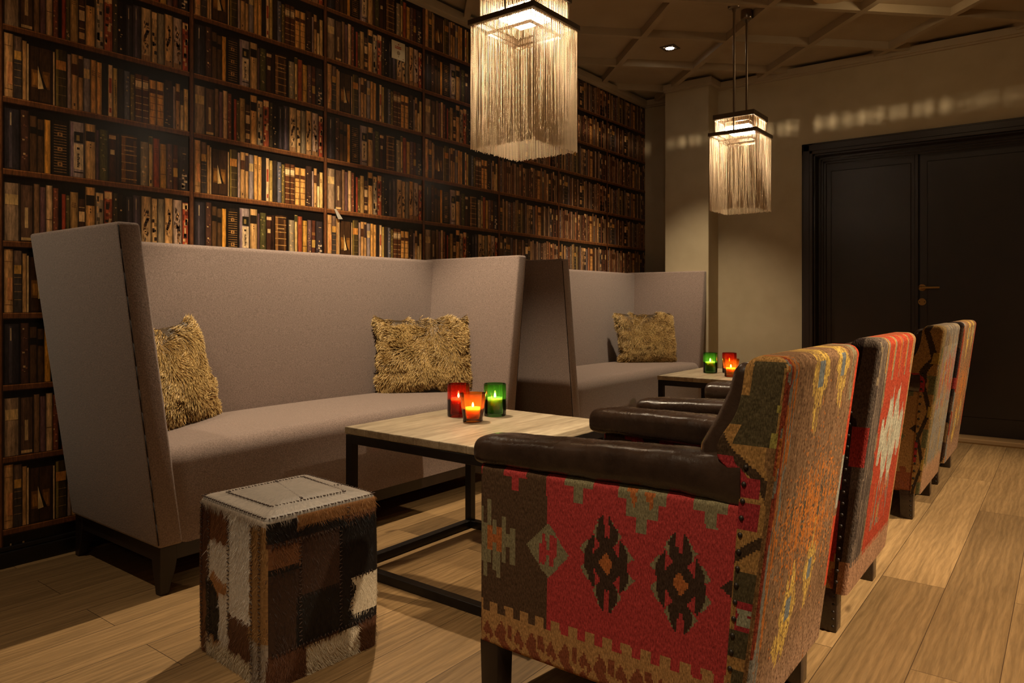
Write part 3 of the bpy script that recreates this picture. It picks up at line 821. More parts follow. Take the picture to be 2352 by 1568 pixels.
# ------------------------------------------------------------------ fur cushions
def cushion(name_label, loc, rz, lean, roll, seed, W=.49, H=.40, base_shift=0):
    rg = np.random.default_rng(seed)
    root = empty('fur_cushion', loc)
    root.rotation_euler = Euler((lean, roll, rz), 'XYZ')
    tag(root, name_label, 'cushion', 'golden brown fur cushions on the sofas')
    nu, nv = 40, 32
    def surf(u, v, s):
        # u,v in -1..1 ; s = +-1 ; local x = width, z = height, y = thickness
        bul = ((1 - np.abs(u) ** 2.6) * (1 - np.abs(v) ** 2.6)) ** .55
        pin = 1 - .05 * (1 - np.abs(v) ** 2) * np.abs(u) ** 3
        pin2 = 1 - .07 * (1 - np.abs(u) ** 2) * np.abs(v) ** 3
        return np.stack([u * W / 2 * pin, s * .075 * bul, v * H / 2 * pin2 + H / 2], -1)
    u, v = np.meshgrid(np.linspace(-1, 1, nu + 1), np.linspace(-1, 1, nv + 1), indexing='ij')
    Vs = []; Fs = []
    for s in (-1, 1):
        V0 = surf(u, v, s).reshape(-1, 3); o = len(Vs) and (nu + 1) * (nv + 1)
        idx = np.arange((nu + 1) * (nv + 1)).reshape(nu + 1, nv + 1) + o
        q = np.stack([idx[:-1, :-1], idx[1:, :-1], idx[1:, 1:], idx[:-1, 1:]], -1).reshape(-1, 4)
        if s > 0: q = q[:, ::-1]
        Vs.append(V0); Fs.append(q)
    me = np_mesh('cushion_cover', np.concatenate(Vs), np.concatenate(Fs), np.tile(lin((58, 42, 20)), (2 * nu * nv, 1)))
    obj('cover', me, M['fur'], root)
    # locks of shag: curved ribbons grouped in clumps
    n = 30000
    uu = rg.uniform(-1, 1, n); vv = rg.uniform(-1, 1, n); ss = np.where(rg.random(n) < .78, -1.0, 1.0)
    border = rg.random(n) < .12
    side = rg.integers(0, 4, n)
    uu = np.where(border & (side == 0), -1, np.where(border & (side == 1), 1, uu)); vv = np.where(border & (side == 2), -1, np.where(border & (side == 3), 1, vv))
    p = np.empty((n, 3))
    for s in (-1, 1):
        k = ss == s; p[k] = surf(uu[k], vv[k], s)
    nrm = np.stack([uu ** 7 * .55, ss * (1.05 - .4 * np.maximum(np.abs(uu), np.abs(vv)) ** 3), vv ** 7 * .55], -1)
    nrm /= np.linalg.norm(nrm, axis=1, keepdims=True)
    # comb direction from smooth noise
    ang = -1.5 + 1.25 * uu + 3.4 * (vnoise(uu * 2.0 + 7, vv * 2.0 + 9, seed) - .5) + 3.0 * (vnoise(uu * 5 + 3, vv * 5 + 2, seed + 1) - .5) + .32 * rg.normal(size=n)
    tg = np.stack([np.cos(ang), np.zeros(n), np.sin(ang)], -1)
    L = .032 * (.7 + .6 * rg.random(n))
    d = nrm * .5 + tg * .85; d /= np.linalg.norm(d, axis=1, keepdims=True)
    d2 = nrm * .05 + tg * 1.0 + np.array([0, 0, -.25]); d2 /= np.linalg.norm(d2, axis=1, keepdims=True)
    wv = np.cross(d, nrm + .35 * rg.normal(size=(n, 3))); wv /= np.linalg.norm(wv, axis=1, keepdims=True) + 1e-9
    w0 = (.0010 + .0009 * rg.random(n))[:, None]
    p0 = p - nrm * .002; p1 = p + d * (L * .5)[:, None]; p2 = p1 + (d * .35 + d2 * .65) * (L * .38)[:, None]; p3 = p2 + d2 * (L * .3)[:, None]
    V = np.stack([p0 - wv * w0 * .7, p0 + wv * w0 * .7, p1 - wv * w0, p1 + wv * w0, p2 - wv * w0 * .8, p2 + wv * w0 * .8, p3 - wv * w0 * .12, p3 + wv * w0 * .12], 1).reshape(-1, 3)
    b0 = np.arange(n)[:, None] * 8
    F = np.stack([b0 + np.array([[0, 1, 3, 2]]), b0 + np.array([[2, 3, 5, 4]]), b0 + np.array([[4, 5, 7, 6]])], 1).reshape(-1, 4)
    base = np.array([lin((88, 64, 30)), lin((148, 114, 58)), lin((224, 190, 124))])
    tone = np.clip(.5 + .28 * rg.normal(size=n) + .6 * (vnoise(uu * 5, vv * 5, seed + 2) - .5), 0, 1)[:, None]
    mid = base[1] * (.62 + .6 * tone); rootc = base[0] * (.5 + .5 * tone); tip = base[2] * (.75 + .4 * tone)
    C = np.stack([rootc, mid, tip], 1).reshape(-1, 3)
    me = np_mesh('fur', V, F, C)
    f = obj('fur', me, M['fur'], root); f['kind'] = 'stuff'
    return root
DN = .005

# ------------------------------------------------------------------ patchwork hide cube
def make_ottoman():
    root = empty('hide_ottoman', (-1.768, 1.262, 0), math.radians(-4))
    tag(root, 'patchwork cowhide cube stool standing in front of the nearer sofa', 'stool')
    A, Bh, H, R = .182, .175, .435, .02
    def perim(n):
        pts = []; nr = []
        segs = [((-A + R, -Bh), (A - R, -Bh), 0), ((A, -Bh + R), (A, Bh - R), 1), ((A - R, Bh), (-A + R, Bh), 2), ((-A, Bh - R), (-A, -Bh + R), 3)]
        cs = [(A - R, -Bh + R, -90), (A - R, Bh - R, 0), (-A + R, Bh - R, 90), (-A + R, -Bh + R, 180)]
        for (a, b, s), c in zip(segs, cs):
            for i in range(n):
                t = i / n; pts.append((a[0] + (b[0] - a[0]) * t, a[1] + (b[1] - a[1]) * t)); nr.append(((0, -1), (1, 0), (0, 1), (-1, 0))[s])
            for i in range(5):
                an = math.radians(c[2] + 90 * i / 5); pts.append((c[0] + R * math.cos(an), c[1] + R * math.sin(an))); nr.append((math.cos(an), math.sin(an)))
        return np.array(pts), np.array(nr)
    pts, nr = perim(96)
    n = len(pts); nz = 110
    zs = np.linspace(0, H - R, nz)
    prof = [(0.0, z) for z in zs] + [(R * (1 - math.cos(a)), H - R + R * math.sin(a)) for a in np.linspace(0, PI / 2, 7)[1:]]
    prof += [(R + k * .012, H + .012 * min(1, k / 6)) for k in range(1, 13)]
    rings = []
    for off, z in prof:
        bul = .004 * math.sin(PI * min(1, z / H))
        sc = 1 - (off - bul) / A; sc2 = 1 - (off - bul) / Bh
        rings.append(np.column_stack([pts[:, 0] * sc, pts[:, 1] * sc2, np.full(n, z)]))
    V = np.concatenate(rings)
    i = np.arange(len(prof) - 1)[:, None]; j = np.arange(n)[None, :]
    F = np.stack([i * n + j, i * n + (j + 1) % n, (i + 1) * n + (j + 1) % n, (i + 1) * n + j], -1).reshape(-1, 4)
    cen = V[F].mean(1)
    WHT, CRM, TANH, GLD, BRH, RDB, DRK, BLKH, BGE = [np.array(lin(c)) for c in ((214, 204, 192), (196, 180, 154), (164, 114, 68), (146, 108, 66), (112, 72, 44), (84, 52, 34), (58, 38, 28), (22, 17, 15), (176, 160, 144))]
    def hide(x, y, z):
        """patch colours by position on the cube"""
        c = np.tile(BRH, (len(x), 1)).astype(float); fade = np.ones(len(x))
        wob = (vnoise(x * 60 + 5, z * 60 + y * 60, 2) - .5) * .05
        front = (y < -Bh + R * .9) & (x < A - .002); u = (x + A) / (2 * A) + wob; v = 1 - z / H + wob
        right = (x > A - R * .9) & ~(y < -Bh + .004); ur = (y + Bh) / (2 * Bh)
        def put(m, col): c[m] = col
        f = front
        put(f & (u < .17), RDB); put(f & (u < .17) & (v > .58), BRH)
        put(f & (u >= .17) & (u < .48), BRH * 1.15); put(f & (u >= .17) & (u < .48) & (v > .24), WHT); put(f & (u >= .2) & (u < .48) & (v > .42 + .25 * (u - .17)), TANH)
        put(f & (u >= .13) & (u < .34) & (v > .52 + (u - .2) ** 2 * 4) & (v < .86), BLKH)
        put(f & (u >= .34) & (u < .5) & (v > .56), WHT)
        put(f & (u >= .48) & (u < .82), WHT); put(f & (u >= .48) & (u < .84) & (v > .66) & (v < .92), RDB * 1.25)
        put(f & (v > .88) & (u > .14) & (u < .9), CRM)
        put(f & (u >= .8), GLD); put(f & (u >= .8) & (v > .74), BGE * .8)
        put(f & (v < .06), BGE)
        vv = 1 - z / H; r = right; uu = ur + wob * .3
        put(r, RDB); put(r & (vv < .15) & (uu < .7), BLKH * 1.5); put(r & (vv < .15) & (uu >= .66), BRH * .9); put(r & (vv < .035), BGE * .7); put(r & (vv < .09) & (uu > .25), TANH * .75)
        put(r & (uu < .28) & (vv > .18) & (vv < .30), BRH); put(r & (uu < .28) & (vv > .30) & (vv < .335), BLKH); put(r & (uu < .28) & (vv > .335) & (vv < .80), DRK * .9); put(r & (uu < .3) & (vv > .80), RDB * 1.1)
        put(r & (uu >= .28) & (uu < .62) & (vv > .15) & (vv < .5), DRK * 1.15); put(r & (uu >= .24) & (uu < .64) & (vv >= .5) & (vv < .80), BLKH)
        put(r & (uu >= .62) & (vv > .12) & (vv < .84), BLKH); put(r & (uu >= .74 - .1 * np.sin(vv * 30) * .3) & (vv > .50) & (vv < .74), CRM)
        put(r & (uu >= .32) & (uu < .82) & (vv > .82), CRM * .92); put(r & (uu >= .80) & (vv > .80), RDB)
        oth = ~front & ~right; put(oth & (vnoise(x * 9, y * 9 + z * 9, 5) > .55), CRM); put(oth & (x > -.1) & (z < .2) & (y > 0), DRK)
        top = z > H - R * .45
        c[top] = BGE * .40 * (.92 + .16 * vnoise(x[top] * 14, y[top] * 14, 8)[:, None])
        tp2 = top & ((np.abs(x) > A - .05) | (np.abs(y) > Bh - .05)); c[tp2] = BGE * .46
        return c * (.82 + .36 * RNG.random(len(x)))[:, None]
    me = np_mesh('hide_cover', V, F, hide(cen[:, 0], cen[:, 1], cen[:, 2]))
    obj('cover', me, M['hide'], root)
    bm = bmesh.new(); vs = [bm.verts.new(tuple(p)) for p in rings[-1]]; bm.faces.new(vs)
    me2 = bpy.data.meshes.new('top_panel'); bm.to_mesh(me2); bm.free()
    obj('top_panel', me2, two_tone('suede_top', tuple(BGE * .36), tuple(BGE * .46), 30, .8), root)
    # coat of short hair on the sides
    rg = np.random.default_rng(4); m = 46000
    k = rg.integers(0, n, m); z = rg.uniform(.004, H - .012, m)
    ip = np.clip(z / (H - R) * (nz - 1), 0, nz - 1).astype(int)
    p = np.column_stack([pts[k, 0], pts[k, 1], z]); nn = np.column_stack([nr[k], np.zeros(m)])
    p += nn * .003 * rg.random((m, 1)); tang = np.column_stack([-nr[k, 1], nr[k, 0], np.zeros(m)])
    p += tang * rg.uniform(-.004, .004, (m, 1))
    col = hide(p[:, 0], p[:, 1], z)
    sw = (vnoise(k * .06, z * 26, 6) - .5) * 2.6
    d = nn * .24 + tang * sw[:, None] * .8 + np.array([0, 0, -1.0]) + .22 * rg.normal(size=(m, 3)); d /= np.linalg.norm(d, axis=1, keepdims=True)
    L = (.008 + .009 * rg.random(m))[:, None]; L = np.where((rg.random(m) < .05)[:, None], L * 1.5, L)
    wd = np.cross(d, nn); wd /= np.linalg.norm(wd, axis=1, keepdims=True); w0 = .00055
    p1 = p + d * L * .55; p2 = p1 + (d - nn * .12) * L * .5; p2[:, 2] = np.maximum(p2[:, 2], .0015); p1[:, 2] = np.maximum(p1[:, 2], .002)
    V = np.stack([p - wd * w0, p + wd * w0, p1 - wd * w0 * .8, p1 + wd * w0 * .8, p2 - wd * w0 * .15, p2 + wd * w0 * .15], 1).reshape(-1, 3)
    b0 = np.arange(m)[:, None] * 6
    F = np.stack([b0 + np.array([[0, 1, 3, 2]]), b0 + np.array([[2, 3, 5, 4]])], 1).reshape(-1, 4)
    C = np.repeat(col * 1.05, 2, axis=0)
    h = obj('hair', np_mesh('hair', V, F, C), M['hide'], root); h['kind'] = 'stuff'
    # thong stitching along edges and seams
    THONG = mat('leather_thong', lin((64, 44, 32)), .7)
    def stitch(a, b, step=.011, ln=.010, nrm=(0, 0, 1), zig=0):
        bm = bmesh.new()
        a, b = Vector(a), Vector(b); d = (b - a); nst = int(d.length / step); d.normalize(); nrm_ = Vector(nrm); sd = d.cross(nrm_)
        for q in range(nst):
            c = a + d * (q + .5) * step
            dd = (sd + d * (.5 if q % 2 else -.3) * (1 + zig)).normalized()
            cyl(bm, c - dd * ln / 2 + nrm_ * .0005, c + dd * ln / 2 + nrm_ * .0012, .0015, None, 5)
        bm_obj('seam_stitching', bm, THONG, root, True)
    zt = H - .001
    e = A - R * .35; f2 = Bh - R * .35
    for a, b in (((-e, -f2, zt - .003), (e, -f2, zt - .003)), ((e, -f2, zt - .003), (e, f2, zt - .003)), ((e, f2, zt - .003), (-e, f2, zt - .003)), ((-e, f2, zt - .003), (-e, -f2, zt - .003))):
        nx = Vector((0, 0, 1)); stitch(a, b, nrm=(0, 0, 1), zig=.6)
    zt = H + .007
    for a, b in (((-.12, -.125, zt), (.11, -.12, zt)), ((.11, -.12, zt), (.13, .10, zt + .001)), ((.13, .10, zt), (-.12, .12, zt)), ((-.12, .12, zt), (-.12, -.125, zt)), ((-.12, .03, zt + .003), (.12, -.03, zt + .003)), ((.04, .12, zt), (.06, .165, zt - .004))):
        stitch(a, b, step=.010, ln=.008)
    y = -Bh - .004
    for a, b in (((-.115, y, .40), (-.115, y, .03)), ((-.005, y, .40), (-.005, y, .1)), ((.115, y, .41), (.115, y, .02)), ((-.158, y, .42), (-.158, y, .02)), ((.155, y, .42), (.155, y, .02))):
        stitch(a, b, nrm=(0, -1, 0))
    x = A + .004
    for a, b in (((x, -.165, .36), (x, .1, .365)), ((x, -.08, .36), (x, -.08, .09)), ((x, .045, .36), (x, .045, .09)), ((x, -.165, .085), (x, .16, .09)), ((x, .09, .215), (x, .165, .22)), ((x, .08, .2), (x, .08, .1)), ((x, .07, .42), (x, .07, .37))):
        stitch(a, b, nrm=(1, 0, 0))
    return root
make_ottoman()

# ------------------------------------------------------------------ kilim armchairs
CW, CD, ZB = .57, .675, .12          # width (y), depth (x), underside of the upholstery
NUMC = lambda c: np.array(lin(c))
def heather(c, n, amt=.16, seed=0):
    rg = np.random.default_rng(seed)
    return c * (1 - amt / 2 + amt * (.6 * rg.random(n) + .4 * np.repeat(rg.random(n // 2 + 1), 2)[:n]))[:, None]
def st(mask, c, col):
    c[mask] = NUMC(col)
def inpoly(u, v, poly):
    ins = np.zeros(len(u), bool)
    x = [p[0] for p in poly]; y = [p[1] for p in poly]; j = len(poly) - 1
    for i in range(len(poly)):
        cond = ((y[i] > v) != (y[j] > v)) & (u < (x[j] - x[i]) * (v - y[i]) / (y[j] - y[i] + 1e-12) + x[i])
        ins ^= cond; j = i
    return ins

def side_pattern(style):
    def fn(u, z, outer):
        """u from the front edge, z from the floor: the red kilim panel under the arms"""
        q = .0042
        u = (np.floor(u / q) + .5) * q; z = (np.floor(z / q) + .5) * q
        n = len(u)
        if style == 0:
            RD, BR, TN, OL, OR, DK = (160, 58, 56), (80, 60, 44), (160, 120, 76), (122, 112, 84), (158, 92, 50), (62, 46, 36)
        elif style == 1: RD, BR, TN, OL, OR, DK = (150, 52, 44), (70, 50, 36), (150, 112, 70), (110, 104, 78), (154, 92, 44), (56, 42, 34)
        elif style == 2: RD, BR, TN, OL, OR, DK = (140, 104, 62), (62, 48, 34), (122, 70, 44), (100, 96, 66), (152, 54, 48), (52, 42, 32)
        else: RD, BR, TN, OL, OR, DK = (60, 44, 36), (92, 66, 44), (120, 84, 58), (100, 84, 60), (140, 62, 40), (44, 34, 30)
        c = np.tile(NUMC(RD), (n, 1))
        st(u < .21, c, BR)
        def cross(cu, w1, w2, zt, z1, z0, col, mid=None):
            st((np.abs(u - cu) < w1) & (z > z1) & (z < zt), c, col); st((np.abs(u - cu) < w2) & (z > z0) & (z <= z1), c, col)
            if mid: st((np.abs(u - cu) < mid[0]) & (z > mid[1]) & (z <= z1), c, col)
        cross(.115, .036, .012, .60, .556, .519, RD); cross(.298, .038, .012, .60, .557, .519, OL); cross(.458, .058, .011, .60, .552, .482, OL, (.036, .516)); cross(.612, .035, .012, .60, .556, .521, OL)
        for s in (-1, 1): st(inpoly(u, z, [(.458 + s * .008, .575), (.458 + s * .034, .575), (.458 + s * .02, .535)]), c, OR)
        st(u < .012, c, BR); st((u < .012) & (z > .545), c, RD)
        # H figure on the brown ground
        for k, (a0, b0) in enumerate(((.33, .465), (.296, .43), (.33, .488), (.315, .44), (.30, .42), (.34, .455), (.35, .41), (.34, .43))):
            cu = .008 + .0145 * k
            st((np.abs(u - cu) < .0068) & (z > a0) & (z < b0), c, OL)
        st((u > .03) & (u < .075) & (z > .362) & (z < .424), c, OR); st((u > .047) & (u < .058) & ((z > .402) | (z < .382)) & (z > .358) & (z < .43), c, OL)
        st((u > .089) & (u < .10) & (z > .33) & (z < .38), c, BR); st((u > .06) & (u < .068) & (z > .44) & (z < .47), c, BR)
        d = np.abs(u - .213) / .061 + np.abs(z - .396) / .064
        st(d < 1, c, OL); st((np.abs(u - .213) < .026) & (np.abs(z - .396 - .5 * (u - .213)) < .022), c, RD); st((np.abs(np.abs(u - .213) - .012) < .005) & (np.abs(z - .396) < .036) & (d < .8), c, RD); st((np.abs(u - .213) < .0045) & (np.abs(z - .410) < .012), c, OL); st((np.abs(u - .213) < .0045) & (np.abs(z - .376) < .010), c, OL)
        # crab figures
        for cu, cz in ((.371, .399), (.546, .397)):
            a = (u - cu); b = (z - cz); aa = np.abs(a); bb = np.abs(b)
            st(inpoly(aa, bb, [(.046, .050), (.069, .024), (.054, .010), (.054, .0), (.046, .0)]), c, OL)      # pale backing of the claws
            st(inpoly(aa, bb, [(.016, .098), (.037, .066), (.024, .050)]), c, OL)
            st(aa / .046 + bb / .062 < 1, c, DK)
            st(inpoly(aa, bb, [(.006, .060), (.007, .106), (.014, .101), (.027, .076), (.027, .056), (.018, .042), (.0, .042), (.0, .060)]), c, DK)
            st(inpoly(aa, bb, [(.033, .062), (.043, .050), (.055, .024), (.055, .0), (.024, .0), (.034, .014), (.032, .040)]), c, DK)
            st(aa / .018 + bb / .026 < 1, c, OR)
        d = (np.abs(u - .662) / .028 + np.abs(z - .41) / .024); st(d < 1, c, DK)
        # crenellated tan border with zigzag figures
        per = .046
        ph = (u - .018) % per
        st((z < .211) | ((z < .236) & (ph > .021)), c, TN)
        MB = (122, 70, 48)
        for k in range(8):
            c0 = .005 + .094 * k; m_ = z < .207
            st(m_ & inpoly(u - c0, z, [(-.046, .158), (-.026, .192), (-.012, .172), (-.014, .150), (.0, .132), (-.010, .118), (-.032, .136)]), c, MB)
            st(m_ & inpoly(u - c0, z, [(-.007, .190), (.008, .190), (.008, .150), (-.007, .156)]), c, MB)
            st(m_ & inpoly(u - c0, z, [(.012, .160), (.026, .186), (.046, .150), (.034, .136), (.030, .154), (.020, .146)]), c, MB)
            st(m_ & inpoly(u - c0, z, [(.002, .120), (.022, .142), (.042, .120)]), c, MB)
        return heather(c, n, .30, 3)
    return fn

def streak(y, z, seed, fy=190, fz=16): return vnoise(y * fy + 11, z * fz + 3, seed)
def back_pattern(style):
    def fn(y, z, where, xr):
        """y from the near side, z from the floor; where: 0 rear face, 1 near side, 2 far side, 3 top roll"""
        n = len(y); t = z; rel = y / CW
        s1 = streak(y, z, 21 + style); s2 = streak(y, z, 31 + style, 120, 9); s3 = streak(y, z, 41 + style, 260, 30)
        sp = np.random.default_rng(style).random(n)
        rear = (where == 0) | (where == 3)
        if style in (0, 3):
            c = np.tile(NUMC((120, 90, 64)), (n, 1))
            c = c * (.60 + .75 * s3)[:, None]
            low = np.clip((.27 - z) / .12, 0, 1)[:, None] * (.5 + .8 * s1)[:, None]
            c = c * (1 - .6 * low) + NUMC((156, 122, 96)) * .6 * low
            mid = np.exp(-((z - .50) / .13) ** 2) * np.exp(-((rel - .52) / .42) ** 2)
            st(rear & (.5 * s1 + .5 * s3 < .60 * mid + .08), c, (166, 100, 46)); st(rear & (.6 * s2 + .4 * s3 < .43 * mid), c, (78, 70, 56)); st(rear & (sp < .20 * mid), c, (180, 104, 42)); st(rear & (sp > .93), c, (90, 62, 44))
            def blob(cy, z0, z1, w, core):
                f = (z - z0) / (z1 - z0); k1 = vnoise(np.floor(y / .007) * 7.31, np.full(n, 2.5 + cy * 9), 77); k2 = vnoise(np.floor(y / .007) * 5.17, np.full(n, 8.5 + cy * 9), 78)
                d = np.abs(rel - cy) / w; top = .5 + .5 * (1 - d) * (.35 + .9 * k1); bot = .5 - .5 * (1 - d) * (.35 + .9 * k2)
                m = (d < 1) & (f > bot) & (f < top)
                st(rear & m, c, (186, 150, 74)); st(rear & m & (s3 > .55), c, (150, 118, 66)); st(rear & m & (sp > .86), c, (112, 86, 56))
                if core: st(rear & (np.abs(f - .5) < .10) & (np.abs(rel - cy) < w * .28), c, (104, 106, 104))
            top0 = .70 if style == 0 else .66
            blob(.40, top0 - .02, .97, .12, True); blob(.72, top0, .97, .11, True)
            blob(.37, .20, .43, .11, True); blob(.62, .25, .48, .09, True); blob(.29, .18, .32, .07, False)
            st(rear & (rel < .07 + .05 * s1) & (s2 > .42), c, (112, 104, 92)); st(rear & (rel < .10) & (s1 > .58), c, (156, 92, 44)); st(rear & (rel < .035) & (s2 < .5), c, (120, 54, 36))
            rr = rear & (rel > .925 + .03 * s2)
            st(rr & ((z > .60) | ((z > .26) & (z < .44))), c, (172, 64, 40)); st(rr & (z <= .60) & (z >= .46), c, (140, 134, 118)); st(rear & (rel > .86) & (rel < .93) & (z > .74) & (s1 > .45), c, (120, 110, 84))
            st((where == 2), c, (172, 64, 40))
            m = where == 1
            if style == 0:
                f = xr                        # 0 at nail line .. 1 at the rear edge
                c[m] = NUMC((146, 108, 62))
                dk = (64, 48, 34); cr = (140, 46, 48); bk = (74, 64, 44)
                q = np.floor(z / .006) * .006
                st(m & (z > .70) & (z < .865) & (f > .22 + .25 * (vnoise(z * 24, f * 3, 4) - .3)) & (f < .88), c, bk)
                st(m & (z > .74) & (z < .80) & (f <= .4), c, bk); st(m & (f > .82) & (z > .6) & (vnoise(z * 40, f, 5) > .5), c, (140, 126, 64))
                st(m & (np.abs(z - (.705 - .115 * f)) < .020), c, dk)                # dark diagonal from front top
                st(m & (f < .32) & (z > .615) & (z < .675), c, cr); st(m & (f < .62) & (z > .60) & (z < .637), c, cr)
                st(m & (z > .535) & (z < .59) & (f < .66), c, cr); st(m & (np.abs(z - (.475 + .05 * f)) < .012), c, dk)
                st(m & (z > .395) & (z < .45) & (f > .1) & (f < .9), c, bk); st(m & (z > .33) & (z < .395) & (f > .25), c, cr)
                st(m & (z > .345) & (z < .38) & (f > .3) & (vnoise(z * 90, f * 4, 3) > .4), c, (132, 128, 104))
                st(m & (z > .28) & (z < .335), c, bk); st(m & (z > .20) & (z < .255) & (f > .3), c, bk); st(m & (f > .8) & (z < .7), c, (118, 86, 54)); st(m & (f > .93), c, (132, 62, 40))
            else:
                c[m] = NUMC((72, 54, 42)); st(m & (s2 > .55), c, (46, 36, 32)); st(m & (s1 > .66), c, (124, 96, 62)); st(m & (z > .52) & (z < .58), c, (128, 46, 42))
        elif style == 1:
            c = np.tile(NUMC((150, 60, 40)), (n, 1)) * (.86 + .28 * s3)[:, None]
            st(rear & (rel < .17 + .06 * s2), c, (74, 62, 54)); st(rear & (rel < .19) & (s1 > .55), c, (104, 88, 74)); st(rear & (rel > .17) & (rel < .22) & (s1 > .6), c, (120, 104, 74))
            f = np.abs(rel - .56) / .26 + np.abs(z - .55) / .15
            cols = np.floor(rel * 11); saw = vnoise(cols * 3.7, np.zeros(n), 5)
            kc = np.floor(y / .0085); ka = vnoise(kc * 7.3, np.full(n, 1.5), 81); kb = vnoise(kc * 5.1, np.full(n, 4.5), 82)
            tooth = .30 + 1.0 * np.abs(np.sin(rel * 15.5 + .6))
            hw = (.165 - .36 * np.abs(rel - .58)) * tooth
            st(rear & (rel > .27) & (rel < .91) & (z < .555 + hw * (.55 + .6 * ka)) & (z > .545 - hw * (.6 + .6 * kb)), c, (164, 156, 134))
            st(rear & (rel > .27) & (rel < .91) & (z < .555 + hw * (.55 + .6 * ka)) & (z > .545 - hw * (.6 + .6 * kb)) & (s3 > .66), c, (128, 122, 106))
            st(rear & (f < .42) & (s1 < .28), c, (164, 100, 62))
            st(rear & (z > .74) & (np.abs(np.sin(rel * 17)) < .30) & (s2 > .25), c, (128, 108, 82)); st(rear & (z > .77) & (np.abs(np.sin(rel * 17 + .5)) < .13), c, (170, 118, 52))
            lowm = rear & (z > .26) & (z < .42) & (np.abs(rel - .55) < .2)
            st(lowm & (s1 > .64), c, (112, 100, 86)); st(lowm & (s1 > .8), c, (164, 112, 56))
            st(rear & (rel > .94), c, (154, 112, 72))
            edge = .205 + .012 * ((np.floor(y / .012) % 2))
            st(rear & (z < edge), c, (150, 112, 84)); lo = rear & (z < edge); c[lo] = c[lo] * (.75 + .5 * s1[lo])[:, None]
            m = where == 1
            c[m] = NUMC((48, 38, 34)) * (.7 + .6 * s3[m])[:, None]
            st(m & (xr > .45), c, (86, 74, 64)); st(m & (xr > .45) & (s2 > .58), c, (58, 48, 42)); st(m & (z > .50) & (z < .62) & (xr > .3), c, (140, 48, 40)); st(m & (z < .22) & (xr > .3), c, (146, 108, 82))
            st(where == 2, c, (154, 112, 72))
        else:
            c = np.tile(NUMC((120, 112, 100)), (n, 1)) * (.85 + .3 * s3)[:, None]
            mid = np.exp(-((z - .62) / .14) ** 2)
            st(rear & (s1 < .50 * mid), c, (150, 70, 52)); st(rear & (s2 > .70), c, (146, 116, 70)); st(rear & (z > .78) & (s1 > .55), c, (96, 78, 64)); st(rear & (s1 > .80), c, (104, 84, 66))
            st(rear & (rel < .10 + .04 * s2), c, (130, 104, 68)); st(rear & (rel < .12) & (s1 > .62), c, (90, 84, 56))
            lo = rear & (z < .21 + .05 * s1); st(lo, c, (148, 112, 82)); c[lo] *= (.75 + .5 * s1[lo])[:, None]
            m = where == 1; c[m] = NUMC((140, 106, 62)); dk = (58, 46, 34)
            f = xr
            ph = (z - .13) % .24
            tri = np.where(ph < .12, ph / .12, 2 - ph / .12)
            st(m & (np.abs(f - (.25 + .55 * tri)) < .13), c, dk); st(m & (f > .55) & (tri < .35) & (z < .7), c, (96, 92, 62)); st(m & (f < .35) & (z > .58) & (z < .66), c, (140, 48, 46)); st(m & (f < .3) & (z > .26) & (z < .36), c, (140, 50, 48)); st(m & (f > .7) & (tri > .8), c, (150, 122, 60)); st(m & (f > .95), c, (120, 112, 100))
            st(where == 2, c, (140, 106, 62))
        return heather(c, n, .62, 9 + style)
    return fn

def rear_x(z): return .132 * (z - ZB)
def nail_x(z): return rear_x(z) - (.040 + .028 * np.clip((z - .13) / .5, 0, 1))
def front_x(z):
    """front edge of the kilim slab of the back"""
    z = np.asarray(z, float)
    base = rear_x(z) - (.044 + .028 * np.clip((z - .13) / .5, 0, 1))
    up = rear_x(z) - (.092 + .036 * np.exp(-((z - .69) / .055) ** 2))
    k = np.clip((z - .62) / .05, 0, 1); k = k * k * (3 - 2 * k)
    return base * (1 - k) + up * k

